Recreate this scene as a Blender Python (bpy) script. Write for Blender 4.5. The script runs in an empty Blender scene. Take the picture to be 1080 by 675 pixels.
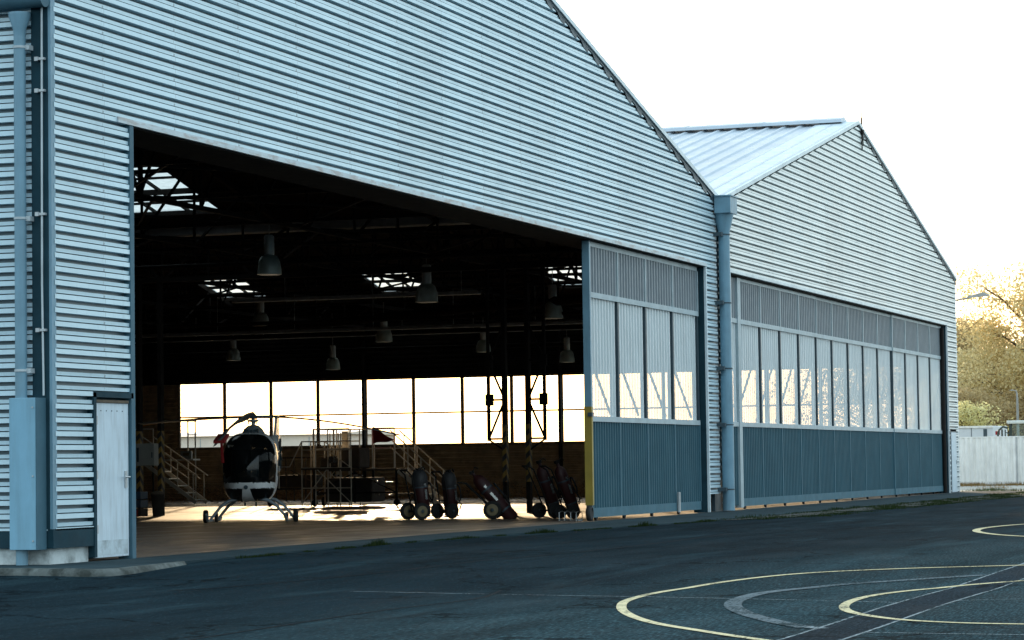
import bpy, math, random
from mathutils import Vector, Matrix, noise as mnoise
R = math.radians
random.seed(7)
col = bpy.context.scene.collection
scene = bpy.context.scene
PI = math.pi

# ------------------------------------------------------------------ mesh builder
class MB:
    def __init__(s): s.v = []; s.f = []; s.sm = []
    def add(s, vs, fs, smooth=False):
        o = len(s.v); s.v += [tuple(p) for p in vs]
        for f in fs: s.f.append(tuple(o + i for i in f)); s.sm.append(smooth)
    def quad(s, a, b, c, d): s.add([a, b, c, d], [(0, 1, 2, 3)])
    def box(s, x0, x1, y0, y1, z0, z1):
        s.add([(x0,y0,z0),(x1,y0,z0),(x1,y1,z0),(x0,y1,z0),(x0,y0,z1),(x1,y0,z1),(x1,y1,z1),(x0,y1,z1)],
              [(0,3,2,1),(4,5,6,7),(0,1,5,4),(1,2,6,5),(2,3,7,6),(3,0,4,7)])
    def obox(s, M, sx, sy, sz):
        c = [M @ Vector((x*sx/2, y*sy/2, z*sz/2)) for z in (-1,1) for x, y in ((-1,-1),(1,-1),(1,1),(-1,1))]
        s.add(c, [(0,3,2,1),(4,5,6,7),(0,1,5,4),(1,2,6,5),(2,3,7,6),(3,0,4,7)])
    def bar(s, a, b, w, h=None):
        a = Vector(a); b = Vector(b); h = h or w
        d = b - a; L = d.length
        if L < 1e-6: return
        q = d.to_track_quat('X', 'Z').to_matrix().to_4x4()
        s.obox(Matrix.Translation((a + b) / 2) @ q, L, w, h)
    def tube(s, pts, r, n=10, caps=True):
        pts = [Vector(p) for p in pts]
        rs = r if isinstance(r, (list, tuple)) else [r] * len(pts)
        vs = []; fs = []
        up = None
        for i, p in enumerate(pts):
            if i == 0: t = pts[1] - pts[0]
            elif i == len(pts) - 1: t = pts[-1] - pts[-2]
            else: t = (pts[i+1] - p).normalized() + (p - pts[i-1]).normalized()
            t.normalize()
            if up is None: up = Vector((0,0,1)) if abs(t.z) < .9 else Vector((1,0,0))
            u = t.cross(up).normalized(); w = u.cross(t).normalized(); up = w
            for k in range(n):
                a = 2*PI*k/n
                vs.append(p + (u*math.cos(a) + w*math.sin(a)) * rs[i])
        for i in range(len(pts)-1):
            for k in range(n):
                k2 = (k+1) % n
                fs.append((i*n+k, i*n+k2, (i+1)*n+k2, (i+1)*n+k))
        s.add(vs, fs, True)
        if caps:
            s.add(vs[:n], [tuple(range(n))[::-1]]); s.add(vs[-n:], [tuple(range(n))])
    def lathe(s, prof, M=Matrix(), n=24, smooth=True):
        vs = []; fs = []
        for r, z in prof:
            for k in range(n):
                a = 2*PI*k/n
                vs.append(M @ Vector((r*math.cos(a), r*math.sin(a), z)))
        for i in range(len(prof)-1):
            for k in range(n):
                k2 = (k+1) % n
                fs.append((i*n+k, i*n+k2, (i+1)*n+k2, (i+1)*n+k))
        s.add(vs, fs, smooth)
        s.add(vs[:n], [tuple(range(n))[::-1]]); s.add(vs[-n:], [tuple(range(n))])
    def poly(s, pts, z0, z1):
        n = len(pts)
        vs = [(x, y, z0) for x, y in pts] + [(x, y, z1) for x, y in pts]
        s.add(vs, [tuple(range(n))[::-1], tuple(range(n, 2*n))] + [(i, (i+1) % n, n+(i+1) % n, n+i) for i in range(n)])
    def build(s, name, mat, parent=None, bevel=0, off=None):
        """off: world position of the parent's root, when the vertices are in world space"""
        v = s.v
        if off is not None:
            ox, oy, oz = off
            v = [(x-ox, y-oy, z-oz) for x, y, z in v]
        me = bpy.data.meshes.new(name)
        me.from_pydata(v, [], s.f); me.update()
        me.polygons.foreach_set('use_smooth', s.sm)
        me.materials.append(mat)
        o = bpy.data.objects.new(name, me); col.objects.link(o)
        if parent is not None: o.parent = parent
        if bevel:
            m = o.modifiers.new('bevel', 'BEVEL'); m.width = bevel; m.segments = 2; m.limit_method = 'ANGLE'
        return o

def tag(o, label=None, cat=None, group=None, kind=None):
    if label: o['label'] = label
    if cat: o['category'] = cat
    if group: o['group'] = group
    if kind: o['kind'] = kind
    return o
def empty(name, loc, rz=0):
    o = bpy.data.objects.new(name, None); col.objects.link(o)
    o.location = loc; o.rotation_euler = (0, 0, rz); o.empty_display_size = .3
    return o
def copy_tree(o, parent=None):
    c = o.copy(); col.objects.link(c); c.parent = parent
    for ch in [k for k in scene.objects if k.parent == o]:
        copy_tree(ch, c)
    return c

# ------------------------------------------------------------------ materials
def nt(name):
    m = bpy.data.materials.new(name); m.use_nodes = True
    t = m.node_tree; t.nodes.clear()
    out = t.nodes.new('ShaderNodeOutputMaterial')
    return m, t, out
def N(t, typ, **k):
    n = t.nodes.new(typ)
    for a, b in k.items():
        if hasattr(n, a): setattr(n, a, b)
    return n
def ramp(t, src, stops):
    r = t.nodes.new('ShaderNodeValToRGB'); e = r.color_ramp.elements
    while len(e) < len(stops): e.new(.5)
    for el, (p, c) in zip(e, stops):
        el.position = p; el.color = (c[0], c[1], c[2], 1) if not isinstance(c, (int, float)) else (c, c, c, 1)
    t.links.new(src, r.inputs[0]); return r
def mapped(t, scale, coord='Object'):
    tc = t.nodes.new('ShaderNodeTexCoord'); mp = t.nodes.new('ShaderNodeMapping')
    mp.inputs['Scale'].default_value = scale
    t.links.new(tc.outputs[coord], mp.inputs[0]); return mp.outputs[0]
def noise(t, scale, detail=4, mscale=(1,1,1), rough=.55, coord='Object'):
    n = t.nodes.new('ShaderNodeTexNoise'); n.inputs['Scale'].default_value = scale
    n.inputs['Detail'].default_value = detail; n.inputs['Roughness'].default_value = rough
    t.links.new(mapped(t, mscale, coord), n.inputs['Vector']); return n.outputs['Fac']
def mixc(t, fac, a, b, mode='MIX'):
    m = t.nodes.new('ShaderNodeMix'); m.data_type = 'RGBA'; m.blend_type = mode
    for i, x in ((0, fac), (6, a), (7, b)):
        if isinstance(x, bpy.types.NodeSocket): t.links.new(x, m.inputs[i])
        elif isinstance(x, (int, float)): m.inputs[i].default_value = x
        else: m.inputs[i].default_value = (x[0], x[1], x[2], 1)
    return m.outputs[2]
def mth(t, op, a, b=None, c=None):
    m = t.nodes.new('ShaderNodeMath'); m.operation = op
    for i, x in enumerate((a, b, c)):
        if x is None: continue
        if isinstance(x, bpy.types.NodeSocket): t.links.new(x, m.inputs[i])
        else: m.inputs[i].default_value = x
    return m.outputs[0]
def pbr(name, c, rough=.6, metal=0, var=.15, vscale=3, vm=(1,1,1), bump=0, bscale=40, dirt=None, dirt_amt=.4, dm=(1,1,1), ds=2, spec=.5, dth=(.45,.75)):
    m, t, out = nt(name)
    b = N(t, 'ShaderNodeBsdfPrincipled')
    f = noise(t, vscale, 5, vm)
    lo = [x*(1-var) for x in c]; hi = [min(1, x*(1+var)) for x in c]
    cc = ramp(t, f, [(.3, lo), (.7, hi)]).outputs[0]
    if dirt:
        d = ramp(t, noise(t, ds, 6, dm, .65), [(dth[0], 0), (dth[1], 1)]).outputs[0]
        d = mth(t, 'MULTIPLY', d, dirt_amt)
        cc = mixc(t, d, cc, dirt)
    t.links.new(cc, b.inputs['Base Color'])
    rr = mth(t, 'MULTIPLY_ADD', noise(t, vscale*2.3, 3), .25, rough-.12)
    t.links.new(rr, b.inputs['Roughness'])
    b.inputs['Metallic'].default_value = metal
    b.inputs['Specular IOR Level'].default_value = spec
    if bump:
        bp = N(t, 'ShaderNodeBump'); bp.inputs['Strength'].default_value = bump; bp.inputs['Distance'].default_value = .02
        t.links.new(noise(t, bscale, 4), bp.inputs['Height']); t.links.new(bp.outputs[0], b.inputs['Normal'])
    t.links.new(b.outputs[0], out.inputs[0])
    return m

def siding_mat(name, c, rough):
    m, t, out = nt(name)
    b = N(t, 'ShaderNodeBsdfPrincipled')
    base = ramp(t, noise(t, .5, 4, (1, 1, 2.5)), [(.3, [x*.93 for x in c]), (.7, [min(1, x*1.05) for x in c])]).outputs[0]
    # each sheet a slightly different tone, drips running down
    tc = N(t, 'ShaderNodeTexCoord'); sp = N(t, 'ShaderNodeSeparateXYZ'); t.links.new(tc.outputs['Object'], sp.inputs[0])
    sx = mth(t, 'ADD', sp.outputs[0], sp.outputs[1])
    sheet = mth(t, 'FLOOR', mth(t, 'DIVIDE', mth(t, 'ADD', sx, .35), 2.1))
    row = mth(t, 'FLOOR', mth(t, 'DIVIDE', sp.outputs[2], 2.75))
    wn = N(t, 'ShaderNodeTexWhiteNoise'); wn.noise_dimensions = '2D'
    cv = N(t, 'ShaderNodeCombineXYZ'); t.links.new(sheet, cv.inputs[0]); t.links.new(row, cv.inputs[1]); t.links.new(cv.outputs[0], wn.inputs['Vector'])
    tone = mth(t, 'MULTIPLY_ADD', wn.outputs[0], .10, .93)
    vm = N(t, 'ShaderNodeVectorMath'); vm.operation = 'SCALE'; t.links.new(base, vm.inputs[0]); t.links.new(tone, vm.inputs['Scale'])
    cc = vm.outputs[0]
    drip = ramp(t, noise(t, 1.6, 6, (5, 5, .35), .7), [(.52, 0), (.8, 1)]).outputs[0]
    cc = mixc(t, mth(t, 'MULTIPLY', drip, .3), cc, [c[0]*.45, c[1]*.47, c[2]*.46])
    # lap seams and their screws
    fr = mth(t, 'FRACT', mth(t, 'DIVIDE', mth(t, 'ADD', sx, .35), 2.1))
    seam = mth(t, 'LESS_THAN', fr, .005)
    cc = mixc(t, mth(t, 'MULTIPLY', seam, .45), cc, (.08, .1, .11))
    fz = mth(t, 'FRACT', mth(t, 'DIVIDE', mth(t, 'ADD', sp.outputs[2], .05), .344))
    scr = mth(t, 'MULTIPLY', mth(t, 'LESS_THAN', mth(t, 'ABSOLUTE', mth(t, 'SUBTRACT', fr, .012)), .0075), mth(t, 'LESS_THAN', fz, .09))
    cc = mixc(t, mth(t, 'MULTIPLY', scr, .5), cc, (.05, .06, .07))
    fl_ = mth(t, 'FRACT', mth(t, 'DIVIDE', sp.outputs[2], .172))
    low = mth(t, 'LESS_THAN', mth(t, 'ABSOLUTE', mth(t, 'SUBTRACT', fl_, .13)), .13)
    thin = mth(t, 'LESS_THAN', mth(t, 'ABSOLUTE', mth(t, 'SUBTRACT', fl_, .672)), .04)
    cc = mixc(t, mth(t, 'MULTIPLY', mth(t, 'MAXIMUM', low, thin), .88), cc, (.012, .032, .042))  # shade under the ribs painted dark into the slots and thin grooves
    t.links.new(cc, b.inputs['Base Color'])
    t.links.new(mth(t, 'MULTIPLY_ADD', noise(t, 2, 4), .2, rough-.1), b.inputs['Roughness'])
    b.inputs['Metallic'].default_value = .15
    bp = N(t, 'ShaderNodeBump'); bp.inputs['Strength'].default_value = .12; bp.inputs['Distance'].default_value = .03
    t.links.new(noise(t, 1.7, 3, (1, 1, 3)), bp.inputs['Height']); t.links.new(bp.outputs[0], b.inputs['Normal'])
    t.links.new(b.outputs[0], out.inputs[0])
    return m

M = {}
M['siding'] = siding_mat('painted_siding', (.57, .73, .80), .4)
M['siding2'] = siding_mat('painted_siding_lit', (.74, .80, .80), .4)  # paler copy of the siding, brighter sky sheen put into the colour
M['flash'] = pbr('pale_flashing', (.6, .68, .71), .45, .1, .08, dirt=(.2,.24,.26), dirt_amt=.35, dm=(1,1,.3))
M['rusty'] = pbr('rusting_flashing', (.5, .57, .6), .5, .1, .08, dirt=(.28,.16,.1), dirt_amt=.45, dm=(1.5,1,6), ds=1.6, dth=(.48,.6))
M['roofm'] = pbr('roof_sheet', (.42, .48, .54), .4, .15, .1, vscale=.6, dirt=(.4,.44,.47), dirt_amt=.45, dm=(.5, 3, 1), ds=2.5)
M['bluepipe'] = pbr('blue_grey_paint', (.15, .28, .36), .45, 0, .1, dirt=(.1,.16,.19), dirt_amt=.5, dm=(3,3,.5))
M['bluecover'] = pbr('blue_cover_paint', (.19, .38, .5), .5, 0, .07, dirt=(.13,.24,.3), dirt_amt=.55, dm=(4,4,.4), bump=.05, bscale=5)
M['darkblue'] = pbr('dark_teal_paint', (.012, .04, .055), .7, 0, .2, dirt=(.03,.055,.065), dirt_amt=.3, spec=.15)
M['doorwhite'] = pbr('white_door_paint', (.55, .64, .7), .5, 0, .06, dirt=(.28,.3,.3), dirt_amt=.5, dm=(4,4,.5), ds=3)
M['doorworn'] = pbr('scuffed_door_paint', (.48, .56, .6), .6, 0, .12, dirt=(.12,.13,.12), dirt_amt=.7, ds=5)
M['plinth'] = pbr('white_plinth', (.55, .6, .6), .8, 0, .12, dirt=(.03,.04,.035), dirt_amt=.9, ds=2.2, bump=.3)
M['doorsteel'] = pbr('blue_door_steel', (.042, .098, .125), .6, 0, .1, vscale=1.2, dirt=(.06,.13,.16), dirt_amt=.4, dm=(1,1,.4), ds=1.5, spec=.08)
M['doorblue'] = pbr('blue_door_frame', (.06, .14, .18), .6, 0, .1, spec=.15, dirt=(.04,.09,.11), dirt_amt=.3)
M['jambblue'] = pbr('jamb_blue', (.06, .13, .17), .6, 0, .1, spec=.2, dirt=(.04,.09,.11), dirt_amt=.3)
M['doorsteel_up'] = pbr('grey_door_steel', (.17, .2, .22), .5, .1, .08, dirt=(.15,.18,.2), dirt_amt=.3)
M['doorframe'] = pbr('door_frame_paint', (.33, .41, .44), .5, .05, .1, dirt=(.15,.18,.2), dirt_amt=.3)
M['framedark'] = pbr('dark_frame', (.03, .055, .07), .5)
M['yellow'] = pbr('yellow_paint', (.3, .21, .03), .5, 0, .12, dirt=(.2,.16,.04), dirt_amt=.5)
M['steel'] = pbr('galvanised_steel', (.42, .44, .45), .45, .5, .15)
M['innerdark'] = pbr('dark_lining', (.017, .015, .014), .9, 0, .3, spec=.15)  # near-black: the interior's shade is put into the lining colour
M['lininglit'] = pbr('lit_roof_lining', (.075, .058, .045), .9, 0, .3, vscale=1, spec=.15)  # lighter copy of the lining, painted as lit so the trusses show dark
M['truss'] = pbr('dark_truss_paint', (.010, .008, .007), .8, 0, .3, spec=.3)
M['innerwall'] = pbr('brown_inner_siding', (.5, .33, .18), .6, 0, .2, dirt=(.1,.07,.04), dirt_amt=.6)
M['mullion'] = pbr('brown_mullion', (.26, .17, .1), .6)
M['rubber'] = pbr('black_rubber', (.018, .018, .018), .75, spec=.3)
M['rim'] = pbr('cream_wheel_rim', (.2, .155, .08), .5, .1)
M['red'] = pbr('extinguisher_red', (.033, .004, .004), .55, 0, .15, dirt=(.05,.01,.01), dirt_amt=.5)
M['blackcover'] = pbr('black_cover', (.02, .02, .022), .6, bump=.4, bscale=15)
M['chrome'] = pbr('bright_metal', (.65, .65, .63), .25, .9, .05)
M['heliwhite'] = pbr('helicopter_white', (.88, .9, .9), .25, 0, .03)
M['heligrey'] = pbr('helicopter_grey', (.28, .33, .36), .35, .2, .06)
M['bladegrey'] = pbr('rotor_blade_grey', (.09, .1, .1), .5)
M['redcloth'] = pbr('red_cloth', (.35, .02, .02), .85, bump=.4)
M['hood'] = pbr('lamp_hood', (.75, .85, .8), .38, .4, .12)
M['lampbody'] = pbr('lamp_body', (.75, .78, .76), .4, .4)
M['boxgrey'] = pbr('grey_enamel', (.3, .31, .29), .5, 0, .1)
M['wood'] = pbr('weathered_board', (.1, .075, .05), .8, 0, .3, vscale=6, vm=(1,8,1))
M['tarp'] = pbr('dark_tarpaulin', (.035, .03, .026), .8, 0, .3, bump=.8, bscale=4)
M['rail'] = pbr('rail_aluminium', (.8, .74, .64), .45, .2, .1)
M['bluebox'] = pbr('blue_plastic', (.03, .07, .12), .5)
M['fence'] = pbr('white_hoarding', (.86, .83, .78), .6, 0, .06, dirt=(.42,.4,.36), dirt_amt=.5, dm=(1,3,.4), ds=1.5)
M['trailer'] = pbr('white_trailer', (.62, .64, .66), .5, 0, .05)
M['tractorg'] = pbr('tractor_white', (.6, .62, .58), .4)
M['tractord'] = pbr('tractor_dark', (.03, .045, .035), .5)
M['orange'] = pbr('amber_plastic', (.7, .3, .05), .4)
M['lamppost'] = pbr('lamp_post_grey', (.3, .29, .27), .5, .3)
M['bark'] = pbr('bark', (.1, .07, .045), .9, 0, .3, bump=.6, bscale=12)
M['haze_wall'] = pbr('far_white_cladding', (.85, .7, .6), .7, 0, .04)
M['cable'] = pbr('pale_cable', (.45, .5, .52), .5)

def hazard():
    m, t, out = nt('hazard_stripes'); b = N(t, 'ShaderNodeBsdfPrincipled')
    tc = N(t, 'ShaderNodeTexCoord'); sp = N(t, 'ShaderNodeSeparateXYZ'); t.links.new(tc.outputs['Object'], sp.inputs[0])
    s = mth(t, 'ADD', mth(t, 'ADD', sp.outputs[2], sp.outputs[1]), sp.outputs[0])
    f = mth(t, 'GREATER_THAN', mth(t, 'FRACT', mth(t, 'DIVIDE', s, .27)), .5)
    c = mixc(t, f, (.02, .02, .02), (.36, .22, .04))
    c = mixc(t, mth(t, 'MULTIPLY', noise(t, 9, 5), .5), c, (.05, .04, .03))
    t.links.new(c, b.inputs['Base Color']); b.inputs['Roughness'].default_value = .6
    t.links.new(b.outputs[0], out.inputs[0]); return m
M['hazard'] = hazard()

def frosted(name, c, transp, transl):
    m, t, out = nt(name)
    dirt = noise(t, 1.5, 6, (3, 3, .5), .65)
    cc = ramp(t, dirt, [(.35, c), (.75, [x*.72 for x in c])]).outputs[0]
    d = N(t, 'ShaderNodeBsdfPrincipled'); d.inputs['Roughness'].default_value = .4
    t.links.new(cc, d.inputs['Base Color'])
    tl = N(t, 'ShaderNodeBsdfTranslucent'); t.links.new(cc, tl.inputs[0])
    tp = N(t, 'ShaderNodeBsdfTransparent'); tp.inputs[0].default_value = (1, .97, .93, 1)
    a = N(t, 'ShaderNodeMixShader'); a.inputs[0].default_value = transl
    t.links.new(d.outputs[0], a.inputs[1]); t.links.new(tl.outputs[0], a.inputs[2])
    b = N(t, 'ShaderNodeMixShader')
    t.links.new(ramp(t, dirt, [(.3, transp*1.1), (.75, transp*.75)]).outputs[0], b.inputs[0])
    t.links.new(a.outputs[0], b.inputs[1]); t.links.new(tp.outputs[0], b.inputs[2])
    t.links.new(b.outputs[0], out.inputs[0]); return m
M['frost'] = frosted('translucent_sheet', (.84, .92, .94), .25, .12)
M['skyl'] = frosted('skylight_sheet', (.7, .7, .66), .02, .93)
def paneglass(name, tint, gl):
    m, t, out = nt(name)
    tp = N(t, 'ShaderNodeBsdfTransparent'); tp.inputs[0].default_value = (*tint, 1)
    g = N(t, 'ShaderNodeBsdfGlossy'); g.inputs['Roughness'].default_value = .03
    fr = N(t, 'ShaderNodeFresnel'); fr.inputs[0].default_value = 1.45
    f = mth(t, 'MULTIPLY', fr.outputs[0], gl)
    x = N(t, 'ShaderNodeMixShader'); t.links.new(f, x.inputs[0]); t.links.new(tp.outputs[0], x.inputs[1]); t.links.new(g.outputs[0], x.inputs[2])
    t.links.new(x.outputs[0], out.inputs[0]); return m
M['glass'] = paneglass('window_glass', (.93, .93, .91), 1)
M['cabglass'] = paneglass('cab_glass', (.8, .88, .84), 1)
def darkglass():
    m, t, out = nt('canopy_glass'); b = N(t, 'ShaderNodeBsdfPrincipled')
    b.inputs['Base Color'].default_value = (.006, .008, .009, 1); b.inputs['Roughness'].default_value = .06
    tp = N(t, 'ShaderNodeBsdfTransparent'); tp.inputs[0].default_value = (.35, .36, .35, 1)
    x = N(t, 'ShaderNodeMixShader'); x.inputs[0].default_value = .35
    t.links.new(b.outputs[0], x.inputs[1]); t.links.new(tp.outputs[0], x.inputs[2])
    t.links.new(x.outputs[0], out.inputs[0]); return m
M['canopy'] = darkglass()

def floor_mat():
    m, t, out = nt('hangar_floor'); b = N(t, 'ShaderNodeBsdfPrincipled')
    c = ramp(t, noise(t, .35, 6, (1, 1, 1), .6), [(.3, (.10, .07, .053)), (.7, (.19, .14, .1))]).outputs[0]
    st = ramp(t, noise(t, 1.2, 6, (.25, 2.2, 1), .7), [(.5, 0), (.75, 1)]).outputs[0]
    c = mixc(t, mth(t, 'MULTIPLY', st, .45), c, (.07, .06, .055))
    tc = N(t, 'ShaderNodeTexCoord'); sp = N(t, 'ShaderNodeSeparateXYZ'); t.links.new(tc.outputs['Object'], sp.inputs[0])
    jx = mth(t, 'LESS_THAN', mth(t, 'FRACT', mth(t, 'DIVIDE', sp.outputs[0], 5)), .006)
    jy = mth(t, 'LESS_THAN', mth(t, 'FRACT', mth(t, 'DIVIDE', sp.outputs[1], 5)), .006)
    c = mixc(t, mth(t, 'MULTIPLY', mth(t, 'MAXIMUM', jx, jy), .7), c, (.03, .03, .03))
    t.links.new(c, b.inputs['Base Color'])
    t.links.new(ramp(t, noise(t, .9, 6, (.6, 1.5, 1), .6), [(.35, .36), (.65, .75)]).outputs[0], b.inputs['Roughness'])
    bp = N(t, 'ShaderNodeBump'); bp.inputs['Strength'].default_value = .15; bp.inputs['Distance'].default_value = .02
    t.links.new(noise(t, 6, 6), bp.inputs['Height']); t.links.new(bp.outputs[0], b.inputs['Normal'])
    b.inputs['Specular IOR Level'].default_value = .3
    t.links.new(b.outputs[0], out.inputs[0]); return m
M['floor'] = floor_mat()
def grain(t, sx, sy, detail=2, rough=.6, ang=-19):
    """stone grain of a rolled surface: short dashes along the rolling direction"""
    tc = t.nodes.new('ShaderNodeTexCoord'); mp = t.nodes.new('ShaderNodeMapping')
    mp.inputs['Rotation'].default_value = (0, 0, R(ang)); mp.inputs['Scale'].default_value = (sx, sy, 1)
    t.links.new(tc.outputs['Object'], mp.inputs[0])
    n = t.nodes.new('ShaderNodeTexNoise'); n.inputs['Scale'].default_value = 1; n.inputs['Detail'].default_value = detail; n.inputs['Roughness'].default_value = rough
    t.links.new(mp.outputs[0], n.inputs['Vector']); return n.outputs['Fac']
def scaled(t, c, f):
    vm = N(t, 'ShaderNodeVectorMath'); vm.operation = 'MULTIPLY'; t.links.new(c, vm.inputs[0]); t.links.new(f, vm.inputs[1]); return vm.outputs[0]
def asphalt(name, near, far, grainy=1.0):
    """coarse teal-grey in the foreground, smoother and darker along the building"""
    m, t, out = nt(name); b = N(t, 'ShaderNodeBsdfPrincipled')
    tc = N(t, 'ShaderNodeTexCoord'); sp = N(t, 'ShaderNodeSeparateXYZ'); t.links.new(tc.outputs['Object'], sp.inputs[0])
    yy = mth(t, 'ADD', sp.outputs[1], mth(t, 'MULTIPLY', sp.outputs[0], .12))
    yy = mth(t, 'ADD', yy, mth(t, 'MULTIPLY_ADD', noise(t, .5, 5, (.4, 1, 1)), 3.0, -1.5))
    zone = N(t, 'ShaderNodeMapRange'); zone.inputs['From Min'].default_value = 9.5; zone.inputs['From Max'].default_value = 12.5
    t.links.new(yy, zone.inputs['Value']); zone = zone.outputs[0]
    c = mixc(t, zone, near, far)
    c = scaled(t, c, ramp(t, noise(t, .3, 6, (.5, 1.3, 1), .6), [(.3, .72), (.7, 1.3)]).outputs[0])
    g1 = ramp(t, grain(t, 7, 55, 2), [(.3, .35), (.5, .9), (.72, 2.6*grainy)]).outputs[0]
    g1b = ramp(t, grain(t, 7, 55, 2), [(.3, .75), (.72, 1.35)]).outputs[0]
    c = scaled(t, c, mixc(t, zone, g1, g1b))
    # bright stones
    st = ramp(t, grain(t, 11, 90, 1), [(.66, 0), (.74, 1)]).outputs[0]
    c = mixc(t, mth(t, 'MULTIPLY', st, .35), c, [x*7 for x in near])
    # dusty streaks left by water and tyres
    pal = ramp(t, noise(t, .55, 8, (.22, 1.5, 1), .72), [(.53, 0), (.74, 1)]).outputs[0]
    c = mixc(t, mth(t, 'MULTIPLY', pal, .45), c, [x*2.6 for x in near])
    dk = ramp(t, noise(t, .8, 6, (.15, 1.8, 3), .6), [(.5, 0), (.68, 1)]).outputs[0]
    c = mixc(t, mth(t, 'MULTIPLY', dk, .55), c, [x*.45 for x in far])
    # cracks and tar seams
    vc = N(t, 'ShaderNodeTexVoronoi'); vc.feature = 'DISTANCE_TO_EDGE'; vc.inputs['Scale'].default_value = .22
    nz = N(t, 'ShaderNodeTexNoise'); nz.inputs['Scale'].default_value = 1.5; nz.inputs['Detail'].default_value = 6
    mp = mapped(t, (1, 1, 1)); t.links.new(mp, nz.inputs['Vector'])
    ad = N(t, 'ShaderNodeVectorMath'); ad.operation = 'ADD'; sc = N(t, 'ShaderNodeVectorMath'); sc.operation = 'SCALE'; sc.inputs['Scale'].default_value = 1.5
    t.links.new(nz.outputs['Color'], sc.inputs[0]); t.links.new(mp, ad.inputs[0]); t.links.new(sc.outputs[0], ad.inputs[1]); t.links.new(ad.outputs[0], vc.inputs['Vector'])
    cr = mth(t, 'LESS_THAN', vc.outputs['Distance'], .007)
    c = mixc(t, mth(t, 'MULTIPLY', cr, .8), c, [x*.3 for x in far])
    t.links.new(c, b.inputs['Base Color'])
    t.links.new(ramp(t, noise(t, 1.4, 6, (.3, 1, 1), .6), [(.3, .75), (.7, .98)]).outputs[0], b.inputs['Roughness'])
    b.inputs['Specular IOR Level'].default_value = .012
    bp = N(t, 'ShaderNodeBump'); bp.inputs['Strength'].default_value = .6; bp.inputs['Distance'].default_value = .012
    t.links.new(grain(t, 9, 60, 3), bp.inputs['Height']); t.links.new(bp.outputs[0], b.inputs['Normal'])
    t.links.new(b.outputs[0], out.inputs[0]); return m
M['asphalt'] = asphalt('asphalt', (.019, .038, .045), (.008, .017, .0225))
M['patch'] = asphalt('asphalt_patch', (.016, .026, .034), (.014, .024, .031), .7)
M['apron'] = pbr('apron_concrete', (.03, .05, .058), .9, 0, .2, vscale=.8, spec=.05, dirt=(.012,.022,.027), dirt_amt=.8, ds=1.1, dm=(.4,1.5,1), bump=.3, bscale=20)
M['kerb'] = pbr('kerb_concrete', (.1, .115, .11), .85, 0, .25, vscale=4, dirt=(.012,.018,.014), dirt_amt=.9, ds=3.5, bump=.6, bscale=18, dth=(.4,.6))
def worn_paint(name, c, wear, under=(.015, .031, .036)):
    m, t, out = nt(name); b = N(t, 'ShaderNodeBsdfPrincipled')
    n_ = mth(t, 'ADD', mth(t, 'MULTIPLY', grain(t, 6, 50, 3, .7), .6), mth(t, 'MULTIPLY', noise(t, 1.3, 5), .4))
    f = ramp(t, n_, [(wear-.05, 1), (wear+.05, 0)]).outputs[0]
    c2 = ramp(t, noise(t, 2, 5), [(.3, [x*.72 for x in c]), (.7, c)]).outputs[0]
    c2 = scaled(t, c2, ramp(t, grain(t, 7, 60, 2), [(.3, .75), (.7, 1.1)]).outputs[0])
    t.links.new(mixc(t, f, c2, under), b.inputs['Base Color']); b.inputs['Roughness'].default_value = .85
    b.inputs['Specular IOR Level'].default_value = .03
    t.links.new(b.outputs[0], out.inputs[0]); return m
M['lineyellow'] = worn_paint('yellow_line_paint', (.8, .68, .42), .42)
M['linegrey'] = worn_paint('grey_line_paint', (.16, .2, .22), .485)
M['linethin'] = worn_paint('thin_line_paint', (.34, .39, .41), .48)
M['yard'] = pbr('pale_sunlit_yard', (.33, .31, .27), .85, 0, .25, vscale=.7, dirt=(.12,.11,.09), dirt_amt=.6, ds=.6, dm=(1,.5,1))
M['soil'] = pbr('soil', (.022, .025, .02), .95, 0, .4, vscale=5, bump=.6)
M['meadow'] = pbr('meadow', (.12, .11, .05), .95, 0, .4, vscale=.5)

def leafmat(name, lo, hi, tr):
    m, t, out = nt(name)
    g = N(t, 'ShaderNodeNewGeometry')
    c = ramp(t, g.outputs['Random Per Island'], [(0, lo), (1, hi)]).outputs[0]
    d = N(t, 'ShaderNodeBsdfDiffuse'); t.links.new(c, d.inputs[0])
    l = N(t, 'ShaderNodeBsdfTranslucent'); c2 = mixc(t, 1, c, tr, 'MULTIPLY'); t.links.new(c2, l.inputs[0])
    x = N(t, 'ShaderNodeMixShader'); x.inputs[0].default_value = .55
    t.links.new(d.outputs[0], x.inputs[1]); t.links.new(l.outputs[0], x.inputs[2])
    t.links.new(x.outputs[0], out.inputs[0]); return m
M['leaf'] = leafmat('golden_leaves', (.5, .41, .22), (.78, .67, .42), (1.3, 1.25, 1.05))
M['leafback'] = leafmat('brown_leaves', (.36, .28, .15), (.56, .45, .27), (1.3, 1.2, 1.0))
M['leafpale'] = leafmat('pale_blossom_leaves', (.5, .45, .22), (.8, .74, .45), (1.2, 1.2, 1))
M['grass'] = leafmat('grass_blades', (.012, .022, .01), (.035, .05, .022), (1.2, 1.3, .8))
M['drygrass'] = leafmat('dry_grass', (.12, .08, .035), (.3, .2, .09), (1.2, 1.1, .9))
M['litter'] = leafmat('dead_leaves', (.14, .08, .04), (.6, .38, .2), (1.2, 1, .8))

# ------------------------------------------------------------------ key dimensions (metres; X along the facades, Y into the hangars)
D = 16.63                       # facade plane
X0, XV, XE = 30.45, 63.2, 95.5  # near side wall, valley, far side wall
E_, RG = 7.3, 10.98             # eaves, ridge
YB = 50.0                       # rear wall
H = 5.72                        # door opening height
R1, R2 = (X0+XV)/2, (XV+XE)/2
PITCH = .172

def gz(x):                      # asphalt rises gently to the apron
    return -.12 + .10 * max(0, min(1, (x - 27) / 5))

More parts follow.
